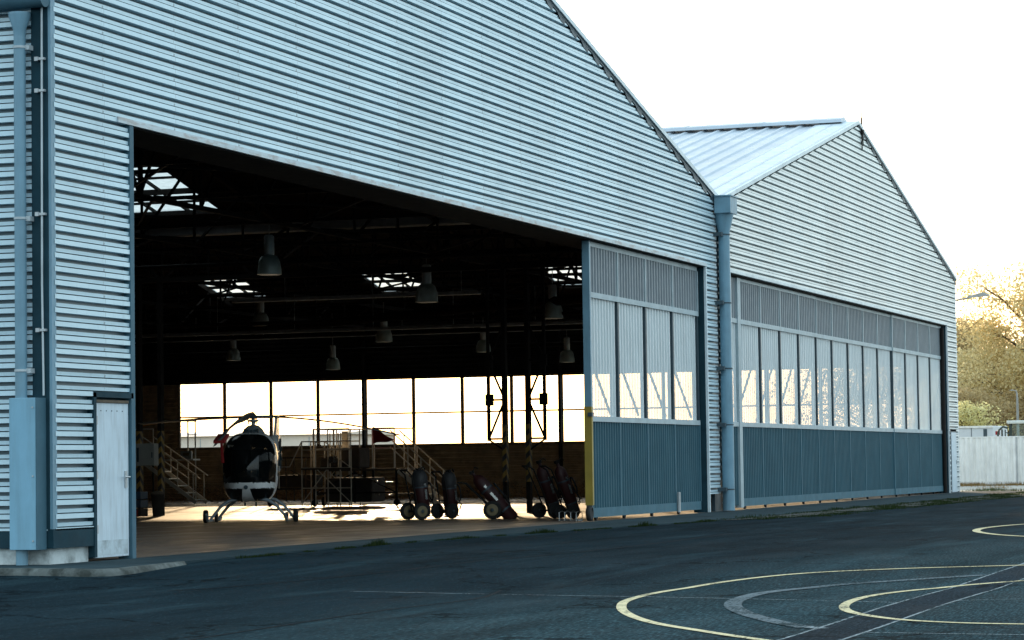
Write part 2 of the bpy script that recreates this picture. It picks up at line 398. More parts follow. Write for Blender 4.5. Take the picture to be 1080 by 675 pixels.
# ------------------------------------------------------------------ ground
g = MB()
xs = [-2500, -300, -60, 0, 10, 27, 32, 60, 100, 200, 600, 3000]; ys = [-2500, -300, -60, -10, 10, 20, 60, 200, 800, 3000]
vs = [(x, y, gz(x) if x < 2000 else -.02) for x in xs for y in ys]
ny = len(ys)
g.add(vs, [(i*ny+j, (i+1)*ny+j, (i+1)*ny+j+1, i*ny+j+1) for i in range(len(xs)-1) for j in range(ny-1)])
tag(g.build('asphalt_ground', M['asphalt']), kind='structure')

# apron slab with a kerb edge that is rounded at the near corner
edge = [(29.1, 30), (29.1, 17.5), (29.08, 16.2), (28.95, 15.6), (28.85, 15.25), (28.95, 15.0), (29.3, 14.93), (31.4, 15.15)]
kb = MB(); 
inner = [(x+.0, y) for x, y in edge]
def offset_line(pts, w):
    out = []
    for i, p in enumerate(pts):
        a = Vector(pts[max(0, i-1)]); b = Vector(pts[min(len(pts)-1, i+1)])
        t = (b-a).normalized(); n = Vector((-t.y, t.x)); out.append((p[0]+n.x*w, p[1]+n.y*w))
    return out
ed_in = offset_line(edge, .14)
dense = []
for (a, b), (c, d) in zip(zip(edge, edge[1:]), zip(ed_in, ed_in[1:])):
    k = max(1, int(math.dist(a, b)/.12))
    for i in range(k):
        u = i/k; dense.append(((a[0]+(b[0]-a[0])*u, a[1]+(b[1]-a[1])*u), (c[0]+(d[0]-c[0])*u, c[1]+(d[1]-c[1])*u)))
prev = None
vs = []; fs = []
for i, (o_, i_) in enumerate(dense):
    j = mnoise.noise(Vector((o_[0]*3, o_[1]*3, 0)))*.022; j2 = mnoise.noise(Vector((o_[0]*9, o_[1]*9, 4)))*.014
    chip = .03*max(0, mnoise.noise(Vector((o_[0]*2.3, o_[1]*2.3, 9))))
    vs += [(o_[0]+j, o_[1]+j, -.3), (o_[0]+j, o_[1]+j, -.045+j2-chip), (o_[0]+(i_[0]-o_[0])*.3, o_[1]+(i_[1]-o_[1])*.3, .008+j2-chip*.6), (i_[0], i_[1], .006)]
    if i:
        b = (i-1)*4; c = i*4
        fs += [(b+k, c+k, c+k+1, b+k+1) for k in range(3)]
kb.add(vs, fs, True)
tag(kb.build('kerb', M['kerb']), kind='structure')
ap = MB()
pts = ed_in + [(39, 15.5), (44, 15.2), (50, 14.5), (54.2, 14.15), (70, 14.2), (96.5, 14.5), (98.5, 15.3), (98.5, 16.5), (95.5, D-.001), (X0, D-.001), (X0, 30)]
ap.poly(pts, -.3, 0)
tag(ap.build('apron', M['apron']), kind='structure')
fl = MB(); fl.box(X0, XE, D, YB, -.3, 0)
tag(fl.build('hangar_floor', M['floor']), kind='structure')
# yard beyond the far corner, its pale sheet extended to paint in sunlit asphalt
yd = MB(); yd.add([(99, 15.5, -.014), (99, 30, -.014), (119.4, 30, -.014), (119.4, -60, -.014), (66, -60, -.014), (66, 6, -.014), (71, 9.6, -.014), (86, 12.0, -.014), (96.8, 12.9, -.014)], [(0,1,2,3,4,5,6,7,8)])
tag(yd.build('pale_sunlit_yard', M['yard']), kind='structure')
md = MB(); md.quad((122.5, -120, -.012), (900, -500, -.012), (900, 500, -.012), (122.5, 160, -.012))
tag(md.build('meadow_ground', M['meadow']), kind='structure')
vg = MB()
vo = [(53.5, 14.1), (56, 13.3), (65, 13.1), (76, 12.9), (85, 12.9), (96, 12.4), (99, 13.2), (98.4, 15.2), (96.5, 14.46), (70, 14.16), (54.2, 14.1)]
vg.add([(x, y, gz(x)+.012) for x, y in vo], [tuple(range(len(vo)))])
tag(vg.build('verge_soil', M['soil']), kind='structure')

# painted lines: smooth strips following the ground
def catmull(p, k=14):
    out = []
    for i in range(len(p)-1):
        a = Vector(p[max(0,i-1)]); b = Vector(p[i]); c = Vector(p[i+1]); d = Vector(p[min(len(p)-1,i+2)])
        for j in range(k):
            t = j/k
            out.append(.5*((2*b)+(c-a)*t+(2*a-5*b+4*c-d)*t*t+(3*b-a-3*c+d)*t**3))
    out.append(Vector(p[-1])); return out
def strip(name, pts, w, mat, dz=.005, smooth=True, label=None):
    P = catmull(pts) if smooth else [Vector(a).lerp(Vector(b), i/30) for a, b in zip(pts, pts[1:]) for i in range(30)] + [Vector(pts[-1])]
    m = MB(); vs = []
    for i, p in enumerate(P):
        t = (P[min(len(P)-1, i+1)] - P[max(0, i-1)]).normalized(); n = Vector((-t.y, t.x))
        for s in (1, -1):
            q = p + n*w/2*s; vs.append((q.x, q.y, gz(q.x)+dz))
    m.add(vs, [(2*i, 2*i+1, 2*i+3, 2*i+2) for i in range(len(P)-1)])
    o = m.build(name, mat); tag(o, kind='structure'); return o
strip('yellow_line', [(30.5, -9), (31.9, -4), (32, 0), (31.7, 2.4), (31.3, 3.7), (30.8, 4.75), (30.19, 5.95), (29.34, 6.85), (27.97, 7.33), (26.31, 7.5), (24.74, 7.4), (23.51, 7.12), (22.26, 6.68), (21.09, 6.12), (20.12, 5.47), (19.2, 4.8), (17.6, 3.5), (16, 1.6), (15, -2), (15.5, -6)], .09, M['lineyellow'], .007)
strip('grey_line', [(29.11, 4.8), (28.3, 5.45), (27.35, 6.1), (26.15, 6.43), (24.79, 6.37), (23.57, 6.11), (22.34, 5.66), (21.31, 5.17), (20.6, 4.77)], .16, M['linegrey'], .006)
strip('yellow_line', [(28.5, -8), (29.9, -4), (30.2, 0), (29.7, 2.4), (29, 3.5), (28.23, 4.2), (27.4, 4.75), (26.39, 5.13), (25.28, 5.28), (24.03, 5.2), (22.9, 4.94), (22.02, 4.5), (21.47, 4.0), (21.18, 3.21), (21.0, 1.0), (21.2, -4), (22, -8)], .09, M['lineyellow'], .007)
strip('yellow_line', [(50, -6), (52, 0), (51.8, 4.5), (50.4, 6.6), (49.07, 7.35), (47.01, 7.65), (45.05, 7.56), (43.19, 7.1), (41.42, 6.25), (39.6, 4.6), (38.8, 0), (39.5, -6)], .13, M['lineyellow'], .007)
strip('thin_line', [(26.19, 10.83), (25.58, 8.87), (25.04, 6.79), (24.3, 4.77)], .032, M['linethin'], .005)
M['tar'] = pbr('tar', (.004, .006, .008), .8, spec=.05)
strip('worn_paint_patch', [(20.75, 4.82), (20.62, 4.74), (20.5, 4.62)], .12, M['linethin'], .0065)
strip('tar_seam', [(12, 8.9), (18.72, 9.04), (22.59, 9.1), (24.75, 8.96), (26.5, 9.3)], .035, M['tar'], .003)
strip('tar_seam', [(26.2, 12.9), (30, 11.8), (36, 11.2), (44, 11.4)], .05, M['tar'], .003)
strip('thin_line', [(24.65, 4.35), (25.01, 3.78), (26.2, 1.5)], .032, M['linethin'], .005)
strip('thin_line', [(20.08, 4.23), (19.93, 3.02), (19.7, 1.0)], .032, M['linethin'], .005)
strip('resurfaced_strip', [(12, 4.42), (19.25, 4.42), (24.4, 4.56), (30, 4.52), (42, 4.2)], .42, M['patch'], .003)
strip('thin_line', [(12, 4.64), (19.22, 4.64), (24.29, 4.79), (29.11, 4.76), (42, 4.43)], .028, M['linethin'], .005)
strip('thin_line', [(12, 4.2), (19.27, 4.2), (24.49, 4.33), (30, 4.28), (42, 3.97)], .028, M['linethin'], .005)

# ------------------------------------------------------------------ siding
def bands(z0, z1):
    """profile levels (z, outward offset) of the horizontal ribs, from z0 to z1"""
    out = []; k = math.floor(z0/PITCH) - 1
    lv = []
    while k*PITCH < z1 + PITCH:
        b = k*PITCH
        lv += [(b+.0, -.012), (b+.045, -.012), (b+.047, .075), (b+.106, .075), (b+.109, .03), (b+.119, .025), (b+.121, .055), (b+.168, .06), (b+.1715, -.01)]
        k += 1
    def off(z):
        for (a, oa), (b, ob) in zip(lv, lv[1:]):
            if a <= z <= b: return oa + (ob-oa)*((z-a)/(b-a) if b > a else 0)
        return 0
    out = [(z0, off(z0))] + [(z, o) for z, o in lv if z0 + 1e-4 < z < z1 - 1e-4] + [(z1, off(z1))]
    return out
def band_wall(mb, z0, z1, spans, put):
    """spans(z) -> list of (a,b); put(a, off, z) -> point"""
    lv = bands(z0, z1)
    for (za, oa), (zb, ob) in zip(lv, lv[1:]):
        for (a0, a1), (b0, b1) in zip(spans(za), spans(zb)):
            if a1-a0 < .002 and b1-b0 < .002: continue
            mb.quad(put(a0, oa, za), put(a1, oa, za), put(b1, ob, zb), put(b0, ob, zb))
def roof_z(x, xl, xr):
    m = (xl+xr)/2
    return RG - abs(x-m)*(RG-E_)/((xr-xl)/2)
def gable_span(z, xl, xr):
    if z <= E_: return xl, xr
    m = (xl+xr)/2; h = (RG-z)/(RG-E_)*(xr-xl)/2
    return m-h, m+h

def gable_front(mb, xl, xr, xo0, xo1, door=None):
    put = lambda a, o, z: (a, D-o, z)
    lo = .42
    # below the head of the opening
    if door:
        band_wall(mb, lo, 2.16, lambda z: [(xl, door[0]), (xo1, xr)], put)
        band_wall(mb, 2.16, H, lambda z: [(xl, xo0), (xo1, xr)], put)
    else:
        band_wall(mb, .05, H, lambda z: [(xl, xo0), (xo1, xr)], put)
    band_wall(mb, H, E_, lambda z: [(xl, xr)], put)
    band_wall(mb, E_, RG-.02, lambda z: [gable_span(z, xl, xr)], put)

HA = Vector((R1, D, 0)); HB = Vector((R2, D, 0))
hangA = empty('aircraft_hangar', HA)
tag(hangA, 'nearer corrugated metal hangar with its wide door standing open on a helicopter', 'hangar')
hangB = empty('aircraft_hangar', HB)
tag(hangB, 'farther corrugated metal hangar with its long row of sliding doors closed', 'hangar')
def partA(mb, name, mat, parent=None, **k): return mb.build(name, mat, parent or hangA, off=HA, **k)
def partB(mb, name, mat, parent=None, **k): return mb.build(name, mat, parent or hangB, off=HB, **k)

XO0, XO1 = 32.56, 61.85         # opening of the near hangar
XP0, XP1 = 64.12, 93.55          # opening of the far hangar
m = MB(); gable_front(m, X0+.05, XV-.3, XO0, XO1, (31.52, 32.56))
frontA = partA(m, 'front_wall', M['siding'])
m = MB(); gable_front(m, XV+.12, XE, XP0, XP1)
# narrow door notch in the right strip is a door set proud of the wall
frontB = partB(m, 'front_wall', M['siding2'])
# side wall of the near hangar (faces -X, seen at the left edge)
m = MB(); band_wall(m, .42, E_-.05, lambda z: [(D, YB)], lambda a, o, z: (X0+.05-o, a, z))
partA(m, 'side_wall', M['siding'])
# plinths
m = MB(); m.box(X0+.03, 31.5, D+.01, D+.25, -.2, .43); m.box(X0+.03, X0+.25, D+.25, YB, -.2, .43)
partA(m, 'plinth', M['plinth'])
m = MB(); m.box(X0-.02, 31.56, D-.075, D+.008, .2, .44); m.box(X0-.02, X0+.028, D+.01, YB, .2, .44)
partA(m, 'skirting', M['darkblue'])
# corner flashing: pale strip on the facade, dark return on the side wall
m = MB(); m.box(X0-.02, X0+.09, D-.07, D-.03, .44, E_+.05); partA(m, 'corner_flashing', M['bluepipe'])
m = MB(); m.box(X0-.03, X0+.03, D-.028, D+.2, .44, E_-.1); partA(m, 'corner_trim', M['darkblue'])
# jambs and head flashing of the opening
m = MB(); m.box(XO0-.01, XO0+.1, D-.085, D+.12, 0, H+.05); partA(m, 'door_jamb', M['jambblue'])
m = MB(); m.box(XO1-.0, XO1+.07, D-.085, D-.03, 0, H); jb = partA(m, 'door_jamb', M['flash'])
m = MB(); m.box(XO1+.0, XO1+.06, D-.029, D+.3, 0, H); partA(m, 'reveal', M['darkblue'], jb)
m = MB(); m.box(XO0-.35, XO1+.08, D-.095, D-.045, H+.0, H+.075); partA(m, 'head_flashing', M['rusty'])
m = MB(); m.box(XO0+.1, XO1, D-.03, D+.9, H-.02, H+.05); partA(m, 'head_shadow_box', M['innerdark'])  # dark box put in for the shadow behind the opening's head
m = MB(); m.box(XP0-.06, XP0+.03, D-.085, D+.1, 0, H); partB(m, 'door_jamb', M['flash'])
m = MB(); m.box(XP1-.0, XP1+.06, D-.085, D-.03, 0, H); jb = partB(m, 'door_jamb', M['flash'])
m = MB(); m.box(XP1+.0, XP1+.06, D-.029, D+.3, 0, H); partB(m, 'reveal', M['darkblue'], jb)
m = MB(); m.box(XP0-.06, XP1+.06, D-.09, D-.045, H+.002, H+.07); partB(m, 'head_flashing', M['flash'])
m = MB(); m.box(XP0, XP1, D-.0, D+.9, H-.04, H+.05); partB(m, 'head_shadow_box', M['innerdark'])  # dark box standing in for the shadow above the closed doors

# roofs ------------------------------------------------------------
def cells(y0, y1, rects, xa, xb):
    """x intervals of the strip [y0,y1] not inside the skylight rects"""
    my = (y0+y1)/2; iv = [(xa, xb)]
    for (ra, rb, rc, rd) in rects:
        if rc <= my <= rd:
            nw = []
            for a, b in iv:
                if rb <= a or ra >= b: nw.append((a, b)); continue
                if a < ra: nw.append((a, ra))
                if rb < b: nw.append((rb, b))
            iv = nw
    return iv
def roof_side(xl, xr, left, rects, lining=False):
    mb = MB(); m = (xl+xr)/2
    xa, xb = (xl, m) if left else (m, xr)
    y = D-.05; prof = [(0, 0), (.03, .045), (.11, .045), (.14, 0)]
    brk = sorted({r for q in rects for r in q[2:]})
    seq = []
    if lining:
        seq = [(yy, -.16) for yy in sorted(set([D+.02, YB] + brk))]
    else:
        k = 0
        while y < YB+.1:
            for dy, dz in prof: seq.append((D-.05+k*.5+dy, dz))
            k += 1; y = D-.05+k*.5
        seq = sorted(seq + [(b, 0) for b in brk])
    Z = lambda x: roof_z(x, xl, xr) + .1
    for (ya, oa), (yb, ob) in zip(seq, seq[1:]):
        if yb-ya < 1e-4: continue
        for a, b in cells(ya, yb, rects, xa, xb):
            mb.quad((a, ya, Z(a)+oa), (b, ya, Z(b)+oa), (b, yb, Z(b)+ob), (a, yb, Z(a)+ob))
    return mb
SKA = [(58.4, 62.0, 28.9, 31.6), (58.4, 62.0, 37.5, 40.2)]
SKB = [(91.4, 94.3, 28.9, 30.7), (91.4, 94.3, 35.6, 37.5), (91.4, 94.3, 42.1, 44.0)]
for (part, xl, xr, sk) in ((partA, X0, XV, SKA), (partB, XV, XE, SKB)):
    for left in (True, False):
        rc = [] if left else sk
        part(roof_side(xl, xr, left, rc), 'roof', M['roofm'])
        part(roof_side(xl, xr, left, rc, True), 'roof_lining', M['innerdark'] if part is partA else M['lininglit'])
    for (a, b, c, d) in sk:
        mb = MB(); Z = lambda x: roof_z(x, xl, xr)
        mb.quad((a, c, Z(a)+.06), (b, c, Z(b)+.06), (b, d, Z(b)+.06), (a, d, Z(a)+.06))
        sk_o = part(mb, 'skylight', M['skyl'])
        mb = MB()
        for i in range(5):
            x = a + (b-a)*i/4; mb.bar((x, c, Z(x)-.02), (x, d, Z(x)-.02), .05, .06)
        for i in range(4):
            y = c + (d-c)*i/3; mb.bar((a, y, Z(a)-.02), (b, y, Z(b)-.02), .06, .07)
        part(mb, 'skylight_frame', M['truss'], sk_o)
# verge flashings: wide flat strips on the roof edge, capping the gable
def verge(mb, xl, xr, left, w, y0=D-.12):
    m = (xl+xr)/2; xa = xl if left else xr
    za, zm = roof_z(xa, xl, xr)+.165, RG+.165
    mb.add([(xa, y0, za), (m, y0, zm), (m, y0+w, zm), (xa, y0+w, za),
            (xa, y0, za-.1), (m, y0, zm-.1), (m, y0+w, zm-.12), (xa, y0+w, za-.12)],
           [(0,1,2,3), (0,4,5,1), (3,2,6,7), (4,7,6,5), (0,3,7,4), (1,5,6,2)])
m = MB(); verge(m, X0-.1, XV-.15, True, .35); verge(m, X0-.1, XV-.12, False, .3); partA(m, 'verge_flashing', M['flash'])
m = MB(); verge(m, XV+.15, XE+.05, True, 1.15); verge(m, XV+.15, XE+.05, False, .3); partB(m, 'verge_flashing', M['flash'])
# dark scalloped closers under the right-hand rakes
for part, xl, xr in ((partA, X0+.05, XV-.22), (partB, XV+.2, XE)):
    m = MB(); x = (xl+xr)/2 + .5
    m.bar((x-.5, D-.07, roof_z(x-.5, xl, xr)+.035), (xr, D-.07, E_+.035), .035, .05)
    while x < xr-.2:
        z = roof_z(x, xl, xr)
        z2 = roof_z(x+.34, xl, xr)
        m.add([(x-.12, D-.085, roof_z(x-.12, xl, xr)+.02), (x+.4, D-.085, roof_z(x+.4, xl, xr)+.02), (x+.36, D-.085, z2-.09), (x+.1, D-.085, z-.1)], [(0,1,2,3)])
        x += .76*1.0
    part(m, 'rake_closer', M['framedark'])
# ridge caps
for part, xm in ((partA, R1), (partB, R2)):
    m = MB(); y = D+.3
    while y < YB:
        y2 = min(YB+.1, y+2.4)
        m.add([(xm-.5, y, RG+.08), (xm-.46, y, RG+.18), (xm, y, RG+.29), (xm+.46, y, RG+.18), (xm+.5, y, RG+.08),
               (xm-.5, y2, RG+.08), (xm-.46, y2, RG+.17), (xm, y2, RG+.28), (xm+.46, y2, RG+.17), (xm+.5, y2, RG+.08)],
              [(0,5,6,1), (1,6,7,2), (2,7,8,3), (3,8,9,4), (0,1,2,3,4), (9,8,7,6,5)])
        y += 2.36
    part(m, 'ridge_cap', M['roofm'])
# valley gutter
m = MB(); m.box(XV-.25, XV+.25, D-.1, YB, E_-.2, E_-.12); m.box(XV-.27, XV-.24, D-.1, YB, E_-.2, E_+.1); m.box(XV+.24, XV+.27, D-.1, YB, E_-.2, E_+.1)
partA(m, 'valley_gutter', M['steel'])
# dark infill between both gable ends behind the valley pipe
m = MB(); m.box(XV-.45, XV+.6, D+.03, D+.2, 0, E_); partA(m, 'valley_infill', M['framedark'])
# eaves gutter of the near side wall
m = MB()
vs = []
for y in (D-.06, YB):
    for k in range(9):
        a = PI + PI*k/8; vs.append((X0-.14+.13*math.cos(a), y, E_-.22+.13*math.sin(a)))
m.add(vs, [(k, k+1, 9+k+1, 9+k) for k in range(8)], True); m.add(vs[:9], [tuple(range(9))])
m.box(X0-.27, X0-.0, D-.0, YB, E_-.1, E_-.02)
partA(m, 'eaves_gutter', M['jambblue'])

# inner linings of the walls
m = MB()
def sheet_gable(m, xl, xr, y, x0=None, x1=None, z0=0):
    m.add([(xl, y, z0), (xr, y, z0), (xr, y, E_), ((xl+xr)/2, y, RG), (xl, y, E_)], [(0,1,2,3,4)])
m.box(X0+.08, X0+.12, D+.03, YB, 0, E_)
m.box(X0+.12, XO0-.02, D+.05, D+.09, 2.16, H)
m.box(X0+.12, 31.5, D+.05, D+.09, 0, 2.16)
m.box(XO1+.07, XV-.24, D+.1, D+.14, 0, H)
m.add([(X0+.1, D+.12, H), (XV-.2, D+.12, H), (XV-.2, D+.12, E_), (R1, D+.12, RG), (X0+.1, D+.12, E_)], [(0,1,2,3,4)])
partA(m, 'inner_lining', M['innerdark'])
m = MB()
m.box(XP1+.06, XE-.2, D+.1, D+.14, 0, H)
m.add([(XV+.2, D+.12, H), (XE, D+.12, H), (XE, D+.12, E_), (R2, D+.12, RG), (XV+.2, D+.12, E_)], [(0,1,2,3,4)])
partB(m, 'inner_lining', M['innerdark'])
for part, xl, xr in ((partA, X0, XV), (partB, XV, XE)):
    m = MB(); sheet_gable(m, xl, xr, YB); part(m, 'rear_wall', M['innerdark'])
    m = MB()
    band_wall(m, .05, E_, lambda z: [(xl, xr)], lambda a, o, z: (a, YB+.05+o, z))
    band_wall(m, E_, RG-.02, lambda z: [gable_span(z, xl, xr)], lambda a, o, z: (a, YB+.05+o, z))
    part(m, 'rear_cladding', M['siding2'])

# far side wall with its band of windows
S0, S1 = 2.0, 4.42
WY0, WYS, NW = 46.5, 1.93, 15
m = MB()
YW0 = WY0 - WYS*NW
put = lambda a, o, z: (XE-.06-o*1.3, a, z)
band_wall(m, 0, S0, lambda z: [(D+.15, YB)], put)
band_wall(m, S0, S1, lambda z: [(D+.15, YW0), (WY0, YB)], put)
partB(m, 'side_wall_lower', M['innerwall'])
m = MB(); band_wall(m, S1, E_, lambda z: [(D+.15, YB)], put)
partB(m, 'side_wall_upper', M['innerdark'])
m = MB()
put2 = lambda a, o, z: (XE+.06+o, a, z)
band_wall(m, 0, S0, lambda z: [(D, YB)], put2); band_wall(m, S0, S1, lambda z: [(D, YW0), (WY0, YB)], put2); band_wall(m, S1, E_, lambda z: [(D, YB)], put2)
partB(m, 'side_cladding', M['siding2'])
m = MB(); m.box(XE-.04, XE+.06, D-.05, D+.05, 0, E_); partB(m, 'corner_flashing', M['flash'])
m = MB(); m.box(XE-.16, XE+.04, YW0-.1, WY0+.1, S0-.09, S0); m.box(XE-.12, XE+.04, YW0-.1, WY0+.1, S1, S1+.08)
partB(m, 'window_surround', M['mullion'])
for k in range(NW):
    y1 = WY0 - WYS*k; y0 = y1 - WYS
    m = MB()
    m.box(XE-.1, XE, y1-.055, y1+.055, S0, S1)
    m.box(XE-.06, XE, y0+.055, y1-.055, 3.12, 3.18)
    if k == NW-1: m.box(XE-.1, XE, y0-.05, y0+.05, S0, S1)
    w = partB(m, 'window', M['mullion'])
    m = MB(); m.quad((XE-.02, y0+.05, S0), (XE-.02, y1-.05, S0), (XE-.02, y1-.05, S1), (XE-.02, y0+.05, S1))
    partB(m, 'pane', M['glass'], w)
# posts of the far wall
m = MB()
for y in [WY0-WYS*k for k in (4, 8, 12, 14)]:
    m = MB(); m.box(XE-.32, XE-.17, y-.05, y+.05, 0, E_); partB(m, 'wall_post', M['truss'])

# trusses
def truss(part, xl, xr, y):
    mb = MB(); zc = 6.35
    xa, xb = xl+.3, xr-.3; xm = (xl+xr)/2
    T = lambda x: roof_z(x, xl, xr) - .22
    mb.bar((xa, y, zc), (xb, y, zc), .1, .09)
    mb.bar((xa, y, T(xa)), (xm, y, T(xm)), .1, .12); mb.bar((xm, y, T(xm)), (xb, y, T(xb)), .1, .12)
    n = 12
    for i in range(n+1):
        x = xa + (xb-xa)*i/n
        mb.bar((x, y, zc), (x, y, T(x)), .05)
        if i < n:
            x2 = xa + (xb-xa)*(i+1)/n
            if i < n/2: mb.bar((x, y, T(x)), (x2, y, zc), .05)
            else: mb.bar((x, y, zc), (x2, y, T(x2)), .05)
    mb2 = mb
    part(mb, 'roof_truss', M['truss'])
FY = [18.6, 23.6, 27.6, 33.0, 38.4, 43.8, 48.6]
for y in FY:
    truss(partA, X0, XV, y); truss(partB, XV, XE, y)
for part, xl, xr in ((partA, X0, XV), (partB, XV, XE)):
    mb = MB()
    for i in range(1, 11):
        for s in (0, 1):
            x = xl + (xr-xl)/2*i/10.5 if s == 0 else xr - (xr-xl)/2*i/10.5
            z = roof_z(x, xl, xr)-.12
            mb.bar((x, D+.2, z), (x, YB, z), .06, .1)
    part(mb, 'purlins', M['truss'])
    # cross bracing at chord level and below
    mb = MB()
    for a, b in zip(FY, FY[1:]):
        for k in range(4):
            x = xl + (xr-xl)*(k+.5)/4
            mb.bar((x-3.5, a, 6.38), (x+3.5, b, 6.38), .045); mb.bar((x+3.5, a, 6.40), (x-3.5, b, 6.40), .045)
    for x in (xl+5.5, xl+11, xl+16.5, xl+22, xl+27.5):
        mb.bar((x, D+.4, 6.3), (x, YB, 6.3), .07, .07)
    part(mb, 'wind_bracing', M['truss'])
# valley lattice girder and pipework
m = MB(); y = D+.3
m.bar((XV, D+.2, 6.0), (XV, YB, 6.0), .16, .12); m.bar((XV, D+.2, 7.0), (XV, YB, 7.0), .16, .12)
k = 0
while y < YB-1.3:
    a, b = (6.0, 7.0) if k % 2 else (7.0, 6.0)
    m.bar((XV, y, a), (XV, y+1.3, b), .06); m.bar((XV, y, 6.0), (XV, y, 7.0), .05); y += 1.3; k += 1
partA(m, 'valley_girder', M['truss'])
m = MB(); m.bar((XV-.15, D+.25, 7.13), (XV-.15, 34, 7.13), .05, .03); partA(m, 'pale_trim', M['wood'])
m = MB()
m.tube([(66, 17, 5.5), (72, 26, 5.55), (78, 33, 5.6), (84, 46, 5.6)], .13, 10)
m.tube([(70, 17, 5.2), (70, 48, 5.2)], .05, 8); m.tube([(80, 17, 5.35), (80, 48, 5.35)], .06, 8)
m.tube([(58, 18, 5.9), (58, 48, 5.9)], .05, 8)
m.tube([(90, 17, 5.3), (90, 48, 5.3)], .08, 8)
partB(m, 'overhead_pipes', M['truss'])
for (x, z, ya, yb) in ((74.5, 5.15, 22, 38), (84.5, 5.5, 20, 46), (67, 5.6, 24, 31)):
    m = MB(); m.box(x-.12, x+.12, ya, yb, z, z+.03); m.box(x-.13, x-.11, ya, yb, z+.03, z+.09); m.box(x+.11, x+.13, ya, yb, z+.03, z+.09)
    yy = ya+.5
    while yy < yb: m.bar((x, yy, z+.03), (x, yy, 6.3), .012); yy += 2.5
    partB(m, 'cable_tray', M['steel'])
m = MB(); m.box(77.9, 78.1, 42, 49.5, 4.0, 4.12); m.bar((78, 42.3, 4.12), (78, 42.3, 6.3), .03); partB(m, 'hanging_beam', M['mullion'])

# columns at the valley: hazard-banded chords with a lattice wing
for yc in (21.72, 31.6, 41.5):
    m = MB()
    for s in (-1, 1):
        yi = yc + s*.3; yo = yc + s*.72
        m.box(XV-.09, XV+.09, yi-.05, yi+.05, 0, 6.0)
        if yc < 30:
            m.box(XV-.04, XV+.04, yo-.035, yo+.035, 1.75, 6.0)
            zs = [1.8, 2.75, 3.7, 4.65, 5.6]
            for a in zs: m.bar((XV, yi, a), (XV, yo, a), .05)
            for i, (a, b) in enumerate(zip(zs, zs[1:])):
                m.bar((XV, yi if i % 2 else yo, a), (XV, yo if i % 2 else yi, b), .045)
                zz = b if i % 2 == 0 else a
            for a in (2.75, 3.7): m.box(XV-.05, XV+.05, yo-.07-(.05 if s > 0 else 0), yo+.07+(.05 if s < 0 else 0), a-.14, a+.14)
            m.bar((XV, yi, 1.5), (XV, yo, 1.78), .04)
    c = partA(m, 'column', M['truss'])
    for s in (-1, 1):
        yi = yc + s*.3
        mb = MB(); mb.box(XV-.093, XV+.093, yi-.053, yi+.053, .75 if yc < 30 else .5, 2.15); partA(mb, 'hazard_band', M['hazard'], c)
# rods and a red pipe in front of the window wall
m = MB(); m.tube([(92, 28.9, 0), (92, 28.9, 6.3)], .05, 8); partB(m, 'riser_pipe', M['mullion'])
m = MB(); m.tube([(63.9, 20.15, 1.5), (63.9, 20.15, 6.2)], .022, 8); partB(m, 'pull_rod', M['mullion'])

# ------------------------------------------------------------------ doors
def ribs_x(mb, x0, x1, y, z0, z1, pitch=.17, dep=.035, flat=.5):
    """vertical trapezoid ribs facing -Y"""
    n = max(1, round((x1-x0)/pitch)); p = (x1-x0)/n
    pr = []
    for i in range(n):
        b = x0+i*p
        pr += [(b, 0), (b+p*.22, 0), (b+p*.36, dep), (b+p*.36+p*flat*.7, dep), (b+p*.96, 0)]
    pr.append((x1, 0))
    for (a, oa), (b, ob) in zip(pr, pr[1:]):
        mb.quad((a, y-oa, z0), (b, y-ob, z0), (b, y-ob, z1), (a, y-oa, z1))
def bay(part, leaf, x0, x1, y, brace, z_top=5.66, steel='doorsteel'):
    m = MB(); ribs_x(m, x0+.04, x1-.04, y, .26, 2.02); part(m, 'lower_panel', M[steel], leaf)
    m = MB(); ribs_x(m, x0+.04, x1-.04, y+.02, 4.66, z_top, .2, .055); part(m, 'upper_panel', M['doorsteel_up'], leaf)
    m = MB(); ribs_x(m, x0+.07, x1-.12, y+.01, 2.13, 4.55, .21, .03); part(m, 'window_panel', M['frost'], leaf)
def leaf_door(part, name, x0, xs_, y, brace, label=None, yellow=False):
    """xs_: bay boundaries"""
    a, b = x0, xs_[-1]
    fr = MB()
    fr.box(a, b, y-.06, y+.08, 2.02, 2.13)
    fr.box(a, b, y-.06, y+.08, 4.55, 4.66)
    fr.box(a, b, y-.04, y+.08, 5.6, 5.7)
    for x in [a] + xs_[:0] + xs_:
        fr.box(x-.03, x+.03, y-.052, y+.08, 4.66, 5.6)
    leaf = part(fr, 'sliding_door', M['doorframe'])
    if label: leaf['label'] = label
    m = MB(); m.box(a, b, y-.05, y+.08, .07, .26)
    for x in [a] + xs_: m.box(x-.03, x+.03, y-.052, y+.08, .262, 2.018)
    part(m, 'lower_frame', M['doorblue'], leaf)
    for x in [a] + xs_:
        m = MB(); m.box(x-.05 if x > a+.01 else x, x+.05 if x < b-.01 else x, y-.045, y+.1, 2.132, 4.548)
        part(m, 'window_post', M['framedark'], leaf)
    bs = [a] + xs_
    m = MB()
    for p, q in zip(bs, bs[1:]):
        if brace > 0: m.bar((p+.1, y+.13, 2.2), (q-.1, y+.13, 3.7), .04, .05)
        else: m.bar((p+.1, y+.13, 3.7), (q-.1, y+.13, 2.2), .04, .05)
        bay(part, leaf, p, q, y, brace)
    m.box(a+.05, b-.05, y+.11, y+.15, 3.86, 3.9)
    part(m, 'bracing', M['truss'], leaf)
    # rollers under the leaf
    for p in bs:
        if p+.35 < b:
            m = MB(); m.lathe([(.05, -.025), (.05, .025)], Matrix.Translation((p+.35, y, .05)) @ Matrix.Rotation(PI/2, 4, 'X'), 14)
            part(m, 'roller', M['rubber'], leaf)
    return leaf
